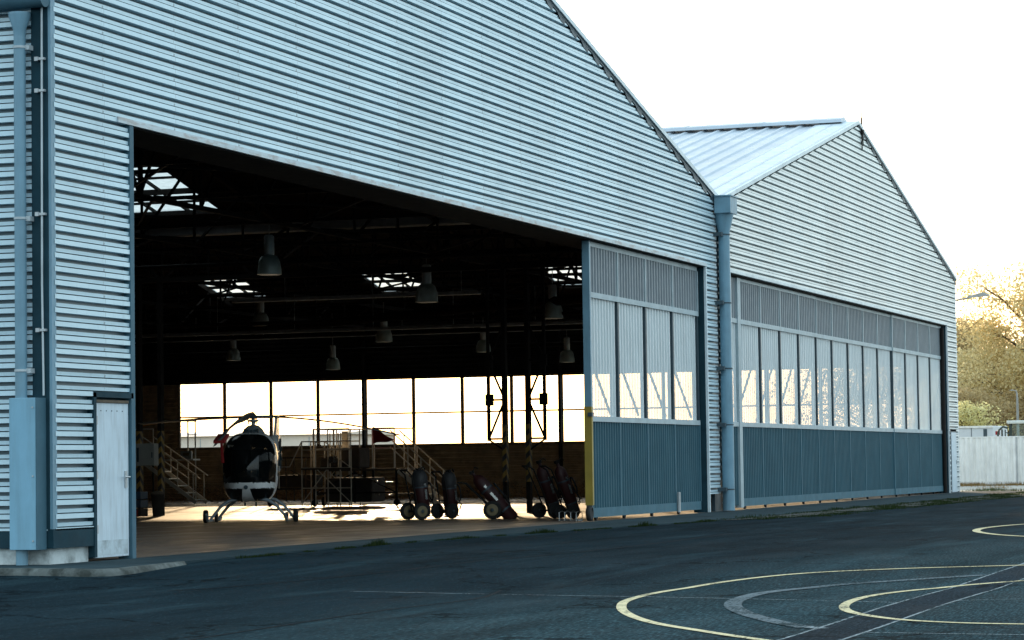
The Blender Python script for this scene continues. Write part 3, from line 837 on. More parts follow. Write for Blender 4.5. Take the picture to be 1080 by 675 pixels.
lf = leaf_door(partA, 'sliding_door', 53.3, [55.3, 57.38, 59.55, 61.7], D+.13, -1, 'sliding door leaf pushed to the right with a yellow edge post')
m = MB(); m.box(53.2, 53.28, D+.05, D+.2, 2.32, 5.7); partA(m, 'edge_post', M['bluepipe'], lf)
m = MB(); m.box(53.195, 53.285, D+.045, D+.205, .32, 2.32); partA(m, 'edge_post_guard', M['yellow'], lf)
m = MB(); m.box(53.17, 53.3, D+.03, D+.12, 2.12, 2.2); m.box(53.2, 53.27, D+.07, D+.18, .2, .33); partA(m, 'latch_plate', M['framedark'], lf)
m = MB(); m.lathe([(.12, -.05), (.15, -.04), (.15, .04), (.12, .05)], Matrix.Translation((53.2, D+.12, .16)) @ Matrix.Rotation(PI/2, 4, 'X'), 20)
partA(m, 'guide_wheel', M['rubber'], lf)
m = MB(); m.box(59.6, 59.7, D+.02, D+.06, .05, .5); partA(m, 'bolt', M['steel'], lf)
bb = [65.6+2.13*k for k in range(14)]
for i, (a, b, yy) in enumerate(((0, 4, .13), (4, 9, .16), (9, 13, .13))):
    lf = leaf_door(partB, 'sliding_door', bb[a]+.004, bb[a+1:b+1], D+yy, 1)
for za, zb, mm in ((.1, 2.02, 'doorsteel'), (4.66, 5.66, 'doorsteel_up')):
    m = MB(); ribs_x(m, 64.14, 65.3, D+.13, za, zb); partB(m, 'fixed_panel', M[mm])
m = MB(); ribs_x(m, 64.14, 65.3, D+.14, 2.13, 4.55, .21, .03); partB(m, 'fixed_window', M['frost'])
m = MB(); m.box(64.14, 65.3, D+.07, D+.2, 2.02, 2.13); m.box(64.14, 65.3, D+.07, D+.2, 4.55, 4.66); partB(m, 'fixed_frame', M['doorframe'])
m = MB(); m.box(65.3, 65.58, D+.05, D+.2, .04, H-.05); partB(m, 'door_end_post', M['doorframe'])
# drain pipe and side door at the far end
m = MB(); m.tube([(93.12, D+.02, .02), (93.12, D+.02, H-.1)], .07, 12); partB(m, 'drain_pipe', M['truss'])
m = MB(); m.box(93.75, 94.95, D-.075, D-.045, .0, 2.18)
pf = partB(m, 'personnel_door', M['framedark'])
m = MB(); m.box(93.87, 94.83, D-.095, D-.077, .03, 2.07); partB(m, 'door_leaf', M['doorwhite'], pf)
m = MB(); m.box(94.7, 94.76, D-.12, D-.096, .98, 1.12); partB(m, 'handle', M['steel'], pf)
# near personnel door
m = MB(); m.box(31.5, 31.57, D-.085, D+.02, 0.05, 2.16); m.box(31.5, 32.61, D-.085, D+.02, 2.1, 2.17); m.box(31.57, 32.6, D+.03, D+.06, .03, 2.1)
pf = partA(m, 'personnel_door', M['darkblue'])
m = MB(); m.box(31.59, 32.52, D-.05, D-.01, .04, 2.03); dl = partA(m, 'door_leaf', M['doorwhite'], pf, bevel=.004)
m = MB()
for i in range(5): m.lathe([(.008, 0), (.008, .006)], Matrix.Translation((31.75+.15*i, D-.05, 1.93)) @ Matrix.Rotation(PI/2, 4, 'X'), 8)
partA(m, 'vent_holes', M['framedark'], dl)
m = MB(); m.box(32.4, 32.46, D-.065, D-.051, .93, 1.15); m.tube([(32.43, D-.06, 1.07), (32.43, D-.11, 1.07)], .012, 8); m.tube([(32.44, D-.11, 1.07), (32.3, D-.11, 1.07)], .012, 8)
partA(m, 'handle', M['steel'], dl)
for z in (.35, 1.05, 1.75):
    m = MB(); m.tube([(31.6, D-.06, z), (31.6, D-.06, z+.11)], .011, 8); m.box(31.6, 31.66, D-.056, D-.051, z, z+.11); partA(m, 'hinge', M['steel'], dl)
m = MB(); m.box(31.63, 32.48, D-.054, D-.051, .07, .26); partA(m, 'kick_plate', M['doorworn'], dl)
m = MB(); m.box(31.6, 32.5, D-.07, D-.02, 2.034, 2.07); partA(m, 'worn_sill', M['wood'], pf)

# ------------------------------------------------------------------ rainwater pipes (things fixed to the walls are parts of the hangars)
m = MB(); px, py = 62.98, D-.24
m.tube([(px, py, .02), (px, py, 3.2)], .145, 20); m.tube([(px, py, 3.2), (px, py, 6.55)], .135, 20)
m.lathe([(.135, 6.5), (.14, 6.6), (.24, 7.02), (.24, 7.03)], Matrix.Translation((px, py, 0)), 20)
dp = partA(m, 'downpipe', M['bluepipe'])
m = MB(); m.box(px-.32, px+.32, py-.25, D-.1, 7.03, 7.42); m.box(px-.35, px+.35, py-.28, D-.1, 7.42, 7.45)
partA(m, 'hopper', M['bluepipe'], dp)
m = MB(); m.box(px+.33, px+.36, py-.12, py+.02, 7.1, 7.3); partA(m, 'overflow', M['framedark'], dp)
for z in (.5, 2.02, 3.35, 4.9, 6.52):
    m = MB(); m.lathe([(.15, z), (.15, z+.03)], Matrix.Translation((px, py, 0)), 20); m.box(px-.3, px-.16, py-.02, D-.05, z-.03, z+.06)
    partA(m, 'pipe_clamp', M['framedark'], dp)
m = MB(); px, py = X0-.14, 16.93
m.tube([(px, py, .0), (px, py, 6.75)], .075, 16); m.lathe([(.075, 6.6), (.08, 6.68), (.14, 6.86), (.14, 6.9)], Matrix.Translation((px, py, 0)), 16)
dp = partA(m, 'downpipe', M['bluepipe'])
for z in (2.4, 4.3, 6.45):
    m = MB(); m.lathe([(.084, z), (.084, z+.03)], Matrix.Translation((px, py, 0)), 16); m.box(px, px+.12, py-.13, py-.07, z-.02, z+.04); partA(m, 'pipe_clamp', M['cable'], dp)
m = MB(); m.box(X0-.27, X0-.03, 16.66, 17.03, .19, 2.07); pg = partA(m, 'pipe_guard', M['bluecover'], dp, bevel=.006)
m = MB(); m.box(X0-.275, X0-.03, 16.645, 16.659, .19, 2.07); partA(m, 'guard_flange', M['jambblue'], dp)
for z in (.3, 1.1, 1.95):
    m = MB(); m.lathe([(.012, 0), (.012, .008)], Matrix.Translation((X0-.272, 16.7, z)) @ Matrix.Rotation(-PI/2, 4, 'Y'), 8); partA(m, 'guard_bolt', M['steel'], dp)
m = MB(); m.tube([(X0-.06, 16.66, 2.1), (X0-.07, 16.67, 3.5), (X0-.065, 16.665, 5.5), (X0-.08, 16.65, E_-.3), (X0-.1, 16.55, E_)], .014, 8)
cb = partA(m, 'cable', M['cable'])
for z in (2.9, 4.35, 5.9, 6.3):
    m = MB(); m.box(X0-.09, X0-.02, 16.62, 16.72, z, z+.03); m.box(X0-.1, X0-.06, 16.7, 16.75, z-.01, z+.04); partA(m, 'cable_clip', M['steel'], cb)

# small mast on the far gable
o = empty('gable_mast', (79.9, D-.1, RG-.15))
tag(o, 'small dark lightning mast with crossed stays on the far gable peak', 'mast')
m = MB(); m.bar((0, 0, -.5), (0, 0, .45), .03); m.bar((.14, 0, -.1), (-.06, 0, .45), .022); m.bar((-.12, 0, .42), (.2, 0, -.35), .022)
m.bar((-.12, 0, -.32), (.22, 0, .05), .02); m.box(-.06, .1, -.05, .05, -.02, .09); m.build('mast_frame', M['truss'], o)
m = MB(); m.tube([(0, 0, .4), (0, 0, .62)], .012, 6); m.tube([(.2, 0, .1), (.2, 0, .4)], .01, 6); m.build('rod', M['truss'], o)

# ------------------------------------------------------------------ pendant lamps
def lamp(loc, r, label, top=6.35):
    o = empty('pendant_lamp', loc)
    tag(o, label, 'lamp', 'bell-shaped pendant lamps under the hangar roof')
    return o
hood = MB(); prof = []
for i in range(13):
    a = i/12*PI/2*.97; prof.append((.1+.165*math.sin(a)**.8, .40*math.cos(a)+.0))
hood.lathe(list(reversed(prof)) [::-1] + [(.268, -.02)], Matrix(), 28)
body = MB(); body.lathe([(.095, .40), (.11, .42), (.11, .82), (.08, .85)], Matrix(), 20)
for k in range(6):
    a = k*PI/3; body.box(.1*math.cos(a)-.01, .1*math.cos(a)+.01, .1*math.sin(a)-.01, .1*math.sin(a)+.01, 0.43, 0.8)
lens = MB(); lens.lathe([(.23, -.03), (.24, -.021)], Matrix(), 24)
lamps = [((55, 24.58, 5.42), 'large bell pendant lamp hanging closest to the opening above the helicopter', 1.0),
         ((65.2, 24.78, 5.35), 'second large bell pendant lamp, right of the one above the helicopter', 1.1),
         ((70, 22.99, 5.1), 'high bell pendant lamp just left of the open door edge, below the right skylight', 1.05),
         ((79, 35.62, 5.66), 'bell pendant lamp below the left skylight of the rear roof', 1.0),
         ((79, 31.46, 5.05), 'bell pendant lamp between the middle skylight and the window wall', 1.0),
         ((87, 40.28, 4.95), 'small bell pendant lamp above the leftmost window, left of the helicopter rotor', .95),
         ((87, 36.54, 4.54), 'small bell pendant lamp right above the window wall, third of the far row', .95),
         ((87, 31.05, 5.0), 'small bell pendant lamp in the far row left of the lattice column', .95),
         ((87, 28.1, 4.58), 'small bell pendant lamp at the right end of the far row, by the door', .95)]
lens_m = pbr('lamp_lens', (.75, .75, .7), .3)
first = None
for loc, lab, s in lamps:
    if first is None:
        o = lamp(loc, 1, lab); first = o
        hood.build('hood', M['hood'], o); body.build('ballast', M['lampbody'], o); lens.build('lens', lens_m, o)
        m = MB(); m.tube([(0, 0, .82), (0, 0, 1.2)], .012, 6); m.build('stem', M['steel'], o)
    else:
        o = copy_tree(first); o['label'] = lab; o.location = loc
    o.scale = (s, s, s)

# ------------------------------------------------------------------ helicopter (nose = +x, left = +y)
def helicopter(loc, rz):
    o = empty('helicopter', loc, rz)
    tag(o, 'small white two-seat helicopter parked nose-on inside the open hangar', 'helicopter')
    # cabin: superellipse sections along x, front view about 1.17 m wide, 1.5 m tall
    W, HH, zc = .59, .74, 1.19
    def section(t):         # t 0 nose .. 1 rear : x, scale, zshift
        if t < .45:
            u = t/.45; s = (1-(1-u)**2.3)**.5; x = 1.15 - u*1.0
            return x, s, -.06*(1-u)
        u = (t-.45)/.55; s = 1 - .62*u*u*(3-2*u); x = .15 - u*1.75
        return x, s, .16*u
    nu, nv = 72, 96
    grid = []
    for i in range(nu+1):
        x, s, dz = section((i/nu)**1.25 if i else 0.0008)
        row = []
        for j in range(nv):
            a = 2*PI*j/nv; ca, sa = math.cos(a), math.sin(a)
            e = 2/4.0
            y = W*s*math.copysign(abs(ca)**e, ca); z = HH*s*math.copysign(abs(sa)**e, sa)
            z *= 1.0; y *= (1 - .16*max(0, z/HH)**2) * (1-.05*max(0, -z/HH))
            row.append((x, y, zc+dz+z))
        grid.append(row)
    groups = {'fuselage': [], 'canopy': [], 'chin_window': [], 'chin_window2': [], 'side_window': []}
    for i in range(nu):
        for j in range(nv):
            j2 = (j+1) % nv
            f = [grid[i][j], grid[i][j2], grid[i+1][j2], grid[i+1][j]]
            cx = sum(p[0] for p in f)/4; cy = sum(p[1] for p in f)/4; cz = sum(p[2] for p in f)/4
            key = 'fuselage'
            if cx > .28:
                if cz > .86: key = 'canopy'
                elif cz < .74 and abs(cy) > .085 and cz > .445: key = 'chin_window' if cy > 0 else 'chin_window2'
                if key == 'canopy' and cx < .40: key = 'fuselage'
                if key.startswith('chin') and cx < .40: key = 'fuselage'
            elif -.42 < cx < .2 and abs(cy) > .4 and .98 < cz < 1.68: key = 'side_window'
            groups[key].append(f)
    mats = {'fuselage': 'heliwhite', 'canopy': 'canopy', 'chin_window': 'canopy', 'chin_window2': 'canopy', 'side_window': 'canopy'}
    fus = None
    for key, fl_ in groups.items():
        m = MB(); idx = {}; vs = []; fs = []
        for f in fl_:
            q = []
            for p in f:
                k = tuple(round(c, 5) for c in p)
                if k not in idx: idx[k] = len(vs); vs.append(p)
                if idx[k] not in q: q.append(idx[k])
            if len(q) > 2: fs.append(tuple(q))
        m.add(vs, fs, True)
        ob = m.build(key.replace('2', ''), M[mats[key]], o)
    # nose badge
    m = MB(); Mx = Matrix.Translation((1.1, 0, .765)) @ Matrix.Rotation(PI/2, 4, 'Y')
    xn = max(p[0] for r in grid[:30] for p in r if abs(p[1]) < .06 and abs(p[2]-.765) < .06)
    Mx = Matrix.Translation((xn+.002, 0, .765)) @ Matrix.Rotation(PI/2, 4, 'Y')
    m.lathe([(.045, 0), (.045, .008)], Mx, 24); m.build('nose_badge', M['framedark'], o)
    # centre strut of the windscreen, seats and papers inside
    m = MB()
    for s in (-1, 1):
        m.box(-.35, .1, s*.27-.2, s*.27+.2, .75, .88); 
        q = Matrix.Translation((-.38, s*.27, 1.2)) @ Matrix.Rotation(-.2, 4, 'Y'); m.obox(q, .1, .4, .75)
    m.build('seats', M['blackcover'], o)
    m = MB(); m.obox(Matrix.Translation((.72, -.12, 1.02)) @ Matrix.Rotation(.5, 4, 'X') @ Matrix.Rotation(-.5, 4, 'Y'), .02, .17, .13); m.obox(Matrix.Translation((.6, .3, 1.08)) @ Matrix.Rotation(.2, 4, 'X'), .02, .07, .2)
    m.build('papers', M['rim'], o)
    m = MB(); m.box(.5, .8, -.18, .18, .8, .98); m.build('instrument_panel', M['blackcover'], o)
    # engine cowl and mast fairing
    m = MB()
    m.lathe([(.28, 1.8), (.25, 1.92), (.2, 2.02), (.12, 2.09), (.05, 2.11)], Matrix.Translation((-.35, 0, 0)) @ Matrix.Scale(1.6, 4, (1,0,0)), 24)
    cw = m.build('mast_fairing', M['heligrey'], o)
    m = MB()
    for k in (-.07, 0, .07): m.box(.03, .12, k-.018, k+.018, 1.86, 2.0)
    m.box(-.3, .08, -.16, -.13, 1.85, 2.02); m.box(-.3, .08, .13, .16, 1.85, 2.02)
    m.build('air_intake', M['framedark'], cw)
    m = MB(); m.tube([(-.35, 0, 2.05), (-.35, 0, 2.28)], [.045, .035], 12)
    m.lathe([(.06, 2.17), (.12, 2.18), (.12, 2.22), (.06, 2.23)], Matrix.Translation((-.35, 0, 0)), 20)
    for k in range(3):
        a = k*2*PI/3+.4; m.bar((-.35+.1*math.cos(a), .1*math.sin(a), 2.12), (-.35+.13*math.cos(a+.3), .13*math.sin(a+.3), 2.26), .018)
    mast = m.build('rotor_mast', M['heligrey'], o)
    m = MB(); m.lathe([(.08, 2.24), (.1, 2.27), (.08, 2.31), (.05, 2.34), (.02, 2.38)], Matrix.Translation((-.35, 0, 0)), 16)
    for k in range(3):
        a = (2*PI/3)*k - R(5)
        m.bar((-.35, 0, 2.28), (-.35+.4*math.cos(a), .4*math.sin(a), 2.28), .1, .06)
    m.build('rotor_hub', M['framedark'], o)
    # three drooping blades; local angles measured from the nose
    for k, (ang, droop) in enumerate(((R(-5), .55), (R(115), .42), (R(235), .08))):
        m = MB(); ca, sa = math.cos(ang), math.sin(ang)
        n = 14; L = 3.4; vs = []; fs = []
        for i in range(n+1):
            u = i/n; r = .3 + (L-.3)*u; z = 2.28 - droop*u**1.7
            c = (.13 if k == 0 else .09) if i else .05; hs = 2.6 if k == 0 else 1
            pr = [(-c, 0), (-c*.5, .018), (c*.6, .014), (c, 0), (c*.6, -.008), (-c*.5, -.01)]
            for q, h in pr: vs.append((-.35+r*ca-q*sa, r*sa+q*ca, z+h*hs+(q*.9 if k == 0 else q*.2)))
        for i in range(n):
            for j in range(6): fs.append((i*6+j, i*6+(j+1) % 6, (i+1)*6+(j+1) % 6, (i+1)*6+j))
        m.add(vs, fs, True); m.add(vs[-6:], [tuple(range(6))])
        bl = m.build('rotor_blade', M['bladegrey'], o)
        if k == 0:
            m = MB(); r = L-.22; z = 2.28-droop*.9; P = Vector((-.35+r*ca, r*sa, z))
            m.obox(Matrix.Translation(P) @ Matrix.Rotation(ang, 4, 'Z') @ Matrix.Rotation(.3, 4, 'Y'), .5, .23, .055)
            m.bar(P+Vector((0, 0, -.03)), P+Vector((-.05, .02, -.5)), .06, .012)
            m.build('tip_cover', M['redcloth'], bl)
    # tail boom and fin
    m = MB(); m.tube([(-1.3, 0, 1.4), (-2.2, 0, 1.45), (-4.6, 0, 1.55)], [.24, .16, .1], 18); m.build('tail_boom', M['heliwhite'], o)
    m = MB(); m.add([(-4.1, .03, 1.5), (-4.75, .03, 2.4), (-5.15, .03, 2.4), (-4.95, .03, 1.3), (-4.4, .03, .9), (-4.1, -.03, 1.5), (-4.75, -.03, 2.4), (-5.15, -.03, 2.4), (-4.95, -.03, 1.3), (-4.4, -.03, .9)],
          [(0,1,2,3,4), (9,8,7,6,5), (0,5,6,1), (1,6,7,2), (2,7,8,3), (3,8,9,4), (4,9,5,0)])
    m.lathe([(.42, -.09), (.45, 0), (.42, .09)], Matrix.Translation((-4.6, 0, 1.5)) @ Matrix.Rotation(PI/2, 4, 'X'), 28); fin = m.build('tail_fin', M['heliwhite'], o)
    m = MB()
    for k in range(7):
        a = 2*PI*k/7; m.bar((-4.6, .1, 1.5), (-4.6+.36*math.cos(a), .1, 1.5+.36*math.sin(a)), .05, .012)
    m.build('tail_rotor', M['framedark'], fin)
    # skids
    for s in (-1, 1):
        m = MB()
        m.tube([(1.12, s*.83, .2), (1.0, s*.84, .1), (.85, s*.84, .055), (-1.1, s*.84, .055), (-1.25, s*.84, .09)], .03, 12)
        sk = m.build('skid', M['heligrey'], o)
        m = MB(); m.lathe([(.05, -.04), (.125, -.045), (.14, -.02), (.14, .02), (.125, .045), (.05, .04)], Matrix.Translation((.25, s*.97, .145)) @ Matrix.Rotation(PI/2, 4, 'X'), 22)
        m.lathe([(.1, -.03), (.11, 0), (.1, .03)], Matrix.Translation((.1, s*.76, .115)) @ Matrix.Rotation(PI/2, 4, 'X'), 18)
        m.build('ground_wheel', M['rubber'], sk)
        m = MB(); m.bar((.25, s*.84, .14), (.25, s*.97, .145), .03); m.lathe([(.04, -.05), (.04, .05)], Matrix.Translation((.25, s*.97, .145)) @ Matrix.Rotation(PI/2, 4, 'X'), 12); m.build('wheel_bracket', M['heligrey'], sk)
        for x in (.55, -.75):
            m = MB(); m.tube([(x, s*.2, .52), (x, s*.42, .48), (x, s*.6, .36), (x, s*.75, .18), (x, s*.84, .055)], [.036, .036, .034, .03, .028], 12)
            m.build('skid_strut', M['heligrey'], o)
    m = MB(); m.tube([(.25, -.12, .48), (.25, -.12, .36)], .02, 8); m.tube([(.25, .12, .48), (.25, .12, .34)], .015, 8); m.build('belly_aerial', M['framedark'], o)
    return o
helicopter((54.35, 24.75, 0), math.atan2(-24.75, -54.35) + R(-7))

# ------------------------------------------------------------------ wheeled extinguishers
def extinguisher(loc, yaw, lean, rw, zb, br, bh, label, hooded=False, gap=.24, rim='rim'):
    o = empty('wheeled_extinguisher', loc, yaw)
    tag(o, label, 'fire extinguisher', 'wheeled fire extinguishers along the hangar door')
    c, s = math.cos(lean), math.sin(lean)
    T = Matrix.Translation((0, 0, rw)) @ Matrix.Rotation(-lean, 4, 'Y')
    bx = br + .03
    m = MB(); B = T @ Matrix.Translation((bx, 0, zb))
    prof = [(br*.75, 0), (br, .03), (br, bh*.78), (br*.93, bh*.86), (br*.7, bh*.93), (br*.3, bh*.97), (.035, bh), (.035, bh+.05)]
    m.lathe(prof, B, 24); cy = m.build('cylinder', M['red'], o)
    for zz in (.2, .66):
        m = MB(); m.lathe([(br+.006, bh*zz), (br+.006, bh*(zz+.03))], B, 24); m.build('strap', M['framedark'], cy)
    m = MB(); q = B @ Matrix.Translation((br*.2, -br-.012, bh*.5)); m.obox(q, .05, .01, .22); m.obox(B @ Matrix.Translation((br*.2, -br-.012, bh*.72)), .05, .01, .06); m.build('label_plate', M['chrome'], cy)
    m = MB(); m.obox(B @ Matrix.Translation((0, 0, bh+.07)), .1, .08, .06); m.tube([B @ Vector(p) for p in ((.04, 0, bh+.08), (.12, 0, bh+.12), (.16, 0, bh+.05))], .015, 8)
    m.lathe([(.035, 0), (.035, .03)], B @ Matrix.Translation((-.02, -.06, bh+.08)) @ Matrix.Rotation(PI/2, 4, 'X'), 14); m.build('valve', M['truss'], cy)
    if hooded:
        m = MB(); pr = [(br*1.03, bh*.7), (br*1.08, bh*.75), (br*1.08, bh*.88), (br*.9, bh*1.0), (br*.5, bh*1.07), (.03, bh*1.09)]
        m.lathe(pr, B, 20); m.build('hood_cover', M['blackcover'], cy)
    # frame
    m = MB(); w = br + .05
    for y in (-w*.7, w*.7):
        m.tube([T @ Vector(p) for p in ((0, y, -.02), (-.02, y, bh*.5+zb), (-.07, y, bh+zb-.02), (-.17, y, bh+zb+.1))], .016, 8)
        m.tube([T @ Vector(p) for p in ((-.0, y, .0), (bx+br*.6, y*.8, zb-.01))], .015, 8)
    m.tube([T @ Vector((-.17, -w*.75, bh+zb+.1)), T @ Vector((-.17, w*.75, bh+zb+.1))], .018, 8)
    m.tube([T @ Vector((-.02, -w*.7, bh*.4+zb)), T @ Vector((-.02, w*.7, bh*.4+zb))], .014, 8)
    m.obox(B @ Matrix.Translation((0, 0, -.012)), br*1.6, br*1.6, .02)
    m.build('frame', M['truss'], o)
    # hose coil
    m = MB(); pts = []
    for i in range(40):
        a = i/39*4*PI; pts.append(B @ Vector((br+.05+.01*i/39, .0 + (br*.75)*math.cos(a), bh*.52+(br*1.3)*math.sin(a))))
    pts += [B @ Vector((br+.04, -br*.8, bh*.25)), B @ Vector((br*.8, -br*.95, bh*.15))]
    m.tube(pts, .016, 6); m.build('hose', M['rubber'], o)
    for sgn in (-1, 1):
        wy = sgn*(br+gap-.1)
        m = MB(); A = Matrix.Translation((0, wy, rw)) @ Matrix.Rotation(PI/2, 4, 'X')
        m.lathe([(rw*.58, -.035), (rw*.85, -.045), (rw*.97, -.03), (rw, 0), (rw*.97, .03), (rw*.85, .045), (rw*.58, .035)], A, 28)
        wh = m.build('wheel', M['rubber'], o)
        m = MB(); m.lathe([(.03, -.062), (.035, -.05), (rw*.42, -.042), (rw*.58, -.052), (rw*.64, -.045), (rw*.64, .045), (rw*.58, .052), (rw*.42, .042), (.035, .05), (.03, .062)], A, 24)
        m.build('rim', M[rim], wh)
        m = MB(); m.lathe([(rw*.1, -.066), (rw*.2, -.058), (rw*.2, .058), (rw*.1, .066)], A, 16); m.build('hub', M['framedark'], wh)
    m = MB(); m.tube([(0, -(br+gap-.1), rw), (0, br+gap-.1, rw)], .02, 8); m.build('axle', M['truss'], o)
    return o
extinguisher((55.55, 21.45, 0), R(-42), R(6), .19, -.13, .165, .94, 'hooded red wheeled extinguisher, leftmost beside the access stairs', True, .26)
extinguisher((56.6, 21.15, 0), R(-30), R(5), .17, -.12, .155, .9, 'hooded red wheeled extinguisher, second from the left with handle bar out', True, .2, 'rubber')
extinguisher((56.0, 19.8, 0), R(-76), R(41), .2, -.44, .15, 1.28, 'red wheeled extinguisher tipped far back over cream rimmed wheels')
extinguisher((56.4, 18.72, 0), R(-45), R(19), .17, -.12, .145, 1.1, 'tall red wheeled extinguisher leaning back, second from the door edge', False, .34, 'rubber')
extinguisher((55.7, 18.05, 0), R(-48), R(20), .15, -.1, .135, 1.1, 'slim dark wheeled extinguisher closest to the yellow door edge', False, .3, 'rubber')

# small wire rack at the foot of the yellow post
o = empty('wire_rack', (53.6, 17.35, 0), R(-20))
tag(o, 'low white wire rack on the floor beside the yellow door post', 'rack')
m = MB()
for y in (-.22, -.08, .08, .22):
    m.tube([(0, y, 0), (0, y, .17), (.1, y, .2), (.2, y, .17), (.2, y, 0)], .009, 6)
m.tube([(0, -.22, .02), (0, .22, .02)], .008, 6); m.tube([(.2, -.22, .02), (.2, .22, .02)], .008, 6); m.build('hoops', M['chrome'], o)
m = MB(); m.box(.03, .17, -.24, .24, .0, .03); m.build('base', M['steel'], o)

# ------------------------------------------------------------------ access platforms
def rail_run(m, pts, posts=True, r=.022, h=1.0, mid=True):
    for a, b in zip(pts, pts[1:]):
        a = Vector(a); b = Vector(b); n = max(1, int((b-a).length/1.0))
        m.tube([a+Vector((0,0,h)), b+Vector((0,0,h))], r, 6)
        if mid: m.tube([a+Vector((0,0,h*.5)), b+Vector((0,0,h*.5))], r*.8, 6)
        for i in range(n+1):
            p = a.lerp(b, i/n); m.tube([p, p+Vector((0,0,h))], r, 6)
# big stand in the middle: local y = world y, origin at centre of base
o = empty('work_platform', (77, 31.0, 0))
tag(o, 'cluttered steel work platform with railings and a staircase on its right', 'platform')
m = MB(); m.box(-.7, .9, -1.0, 1.75, 1.05, 1.12); m.build('deck', M['wood'], o)
m = MB()
for x in (-.65, .85):
    for y in (-.95, .4, 1.7): m.bar((x, y, .1), (x, y, 1.05), .06)
for y in (-.95, .4, 1.7): m.bar((-.65, y, .35), (.85, y, .35), .04)
m.bar((-.65, -.95, .4), (-.65, 1.7, .4), .05); m.bar((-.65, -.95, .4), (-.65, .4, 1.0), .03); m.bar((-.65, .4, 1.0), (-.65, 1.7, .4), .03)
m.build('legs', M['truss'], o)
m = MB(); rail_run(m, [(-.68, -.9, 1.12), (-.68, -.2, 1.12)], h=1.2); m.build('railing', M['rail'], o)
m = MB(); rail_run(m, [(-.68, .55, 1.12), (-.68, 1.7, 1.12)], h=1.2)
rail_run(m, [(.88, -.95, 1.12), (.88, 1.7, 1.12)], h=1.2); rail_run(m, [(-.68, 1.72, 1.12), (.88, 1.72, 1.12)], h=1.2)
m.build('railing', M['rail'], o)
m = MB(); 
for y in (.9, .98, 1.25): m.bar((-.5, y, .7), (-.5, y, 2.2), .03)
m.box(-.3, -.27, .75, .95, 1.3, 2.25); m.build('pale_props', M['rail'], o)
st = MB(); n = 5
for i in range(n):
    z = 1.05*(n-i)/n - .1; y = -1.0 - .25*(i+.5)
    st.box(-.62, .1, y-.12, y+.12, z, z+.03)
for x in (-.64, .12): st.bar((x, -1.0, 1.05), (x, -2.25, .03), .03, .14)
stp = st.build('staircase', M['rail'], o)
m = MB()
for x in (-.64, .12):
    for h in (.95, .7, .45): m.tube([(x, -.75, 1.1+h+.2), (x, -2.2, .05+h)], .02, 6)
    for t in (0, .33, .66, 1): y = -.9-1.25*t; z = 1.15-1.08*t; m.tube([(x, y, z), (x, y, z+.98)], .018, 6)
m.build('handrail', M['rail'], stp)
m = MB(); m.box(-.55, .6, -.1, 1.4, 0.12, .85); m.build('stored_crates', M['tarp'], o, bevel=.05)
m = MB(); m.box(-.4, .5, .35, .95, 1.13, 1.75); m.box(-.5, .3, 1.05, 1.6, 1.13, 1.45); m.build('covered_load', M['tarp'], o, bevel=.06)
for (y, z, w) in ((-.15, .62, .16), (-.75, .7, .2), (-.4, .3, .15), (.9, 1.1, .24), (1.55, .95, .2), (.3, .98, .3)):
    pass
m = MB()
for (y, z, w) in ((-.3, .75, .16), (-.75, .7, .2), (-.35, .35, .15), (-.8, .32, .14), (.9, .92, .24), (.25, .92, .3)): m.box(-.76, -.72, y-w/2, y+w/2, z-.03, z+.03)
m.build('pale_tags', M['chrome'], o)
for (x, y) in ((-.65, -.95), (-.65, 1.7)):
    m = MB(); m.lathe([(.05, -.03), (.1, -.03), (.1, .03), (.05, .03)], Matrix.Translation((x, y, .1)) @ Matrix.Rotation(PI/2, 4, 'Y'), 16); m.build('caster', M['rubber'], o)
# scaffold frame beside the platform
o = empty('scaffold_frame', (76.2, 32.2, 0)); tag(o, 'pale tubular scaffold frame standing left against the work platform', 'scaffold')
m = MB()
for x in (0, .7):
    for y in (-.75, -.4, 0, .4, .85): m.tube([(x, y, 0), (x, y, 2.3 if y in (-.75, 0) else 1.95)], .02, 6)
    for z in (.55, 1.15, 1.7, 1.95): m.tube([(x, -.75, z), (x, .85, z)], .02, 6)
    m.tube([(x, -.75, 1.15), (x, .4, 1.95)], .016, 6); m.tube([(x, .85, .1), (x, 0, 1.15)], .016, 6); m.tube([(x, -.75, .1), (x, .4, 1.15)], .016, 6)
m.tube([(0, .85, 1.95), (0, 1.25, 1.2), (0, 1.6, 1.2), (0, 1.6, .55)], .02, 6)
m.build('tubes', M['rail'], o)
m = MB(); m.box(-.05, .75, -.75, .85, 1.1, 1.15); m.build('board', M['wood'], o)
m = MB(); m.box(-.03, 0, -.3, -.05, 1.3, 1.5); m.build('tag_plate', M['chrome'], o)
m = MB()
# red cloth hung on its rail
c = MB(); vs = []; fs = []
for i in range(9):
    for j in range(5):
        u, v = i/8, j/4; vs.append((-.03+.03*math.sin(u*9+v*2), -.7*u, (1-v)*.42*(1-u) - .1*v*(1-u)+.02*math.sin(u*7)))
for i in range(8):
    for j in range(4): fs.append((i*5+j, (i+1)*5+j, (i+1)*5+j+1, i*5+j+1))
c.add(vs, fs, True); f_ = c.build('red_flag', M['redcloth']); f_.location = (76.25, 30.75, 1.95)
tag(f_, 'dark red triangular cloth hung on the work platform railing', 'cloth')
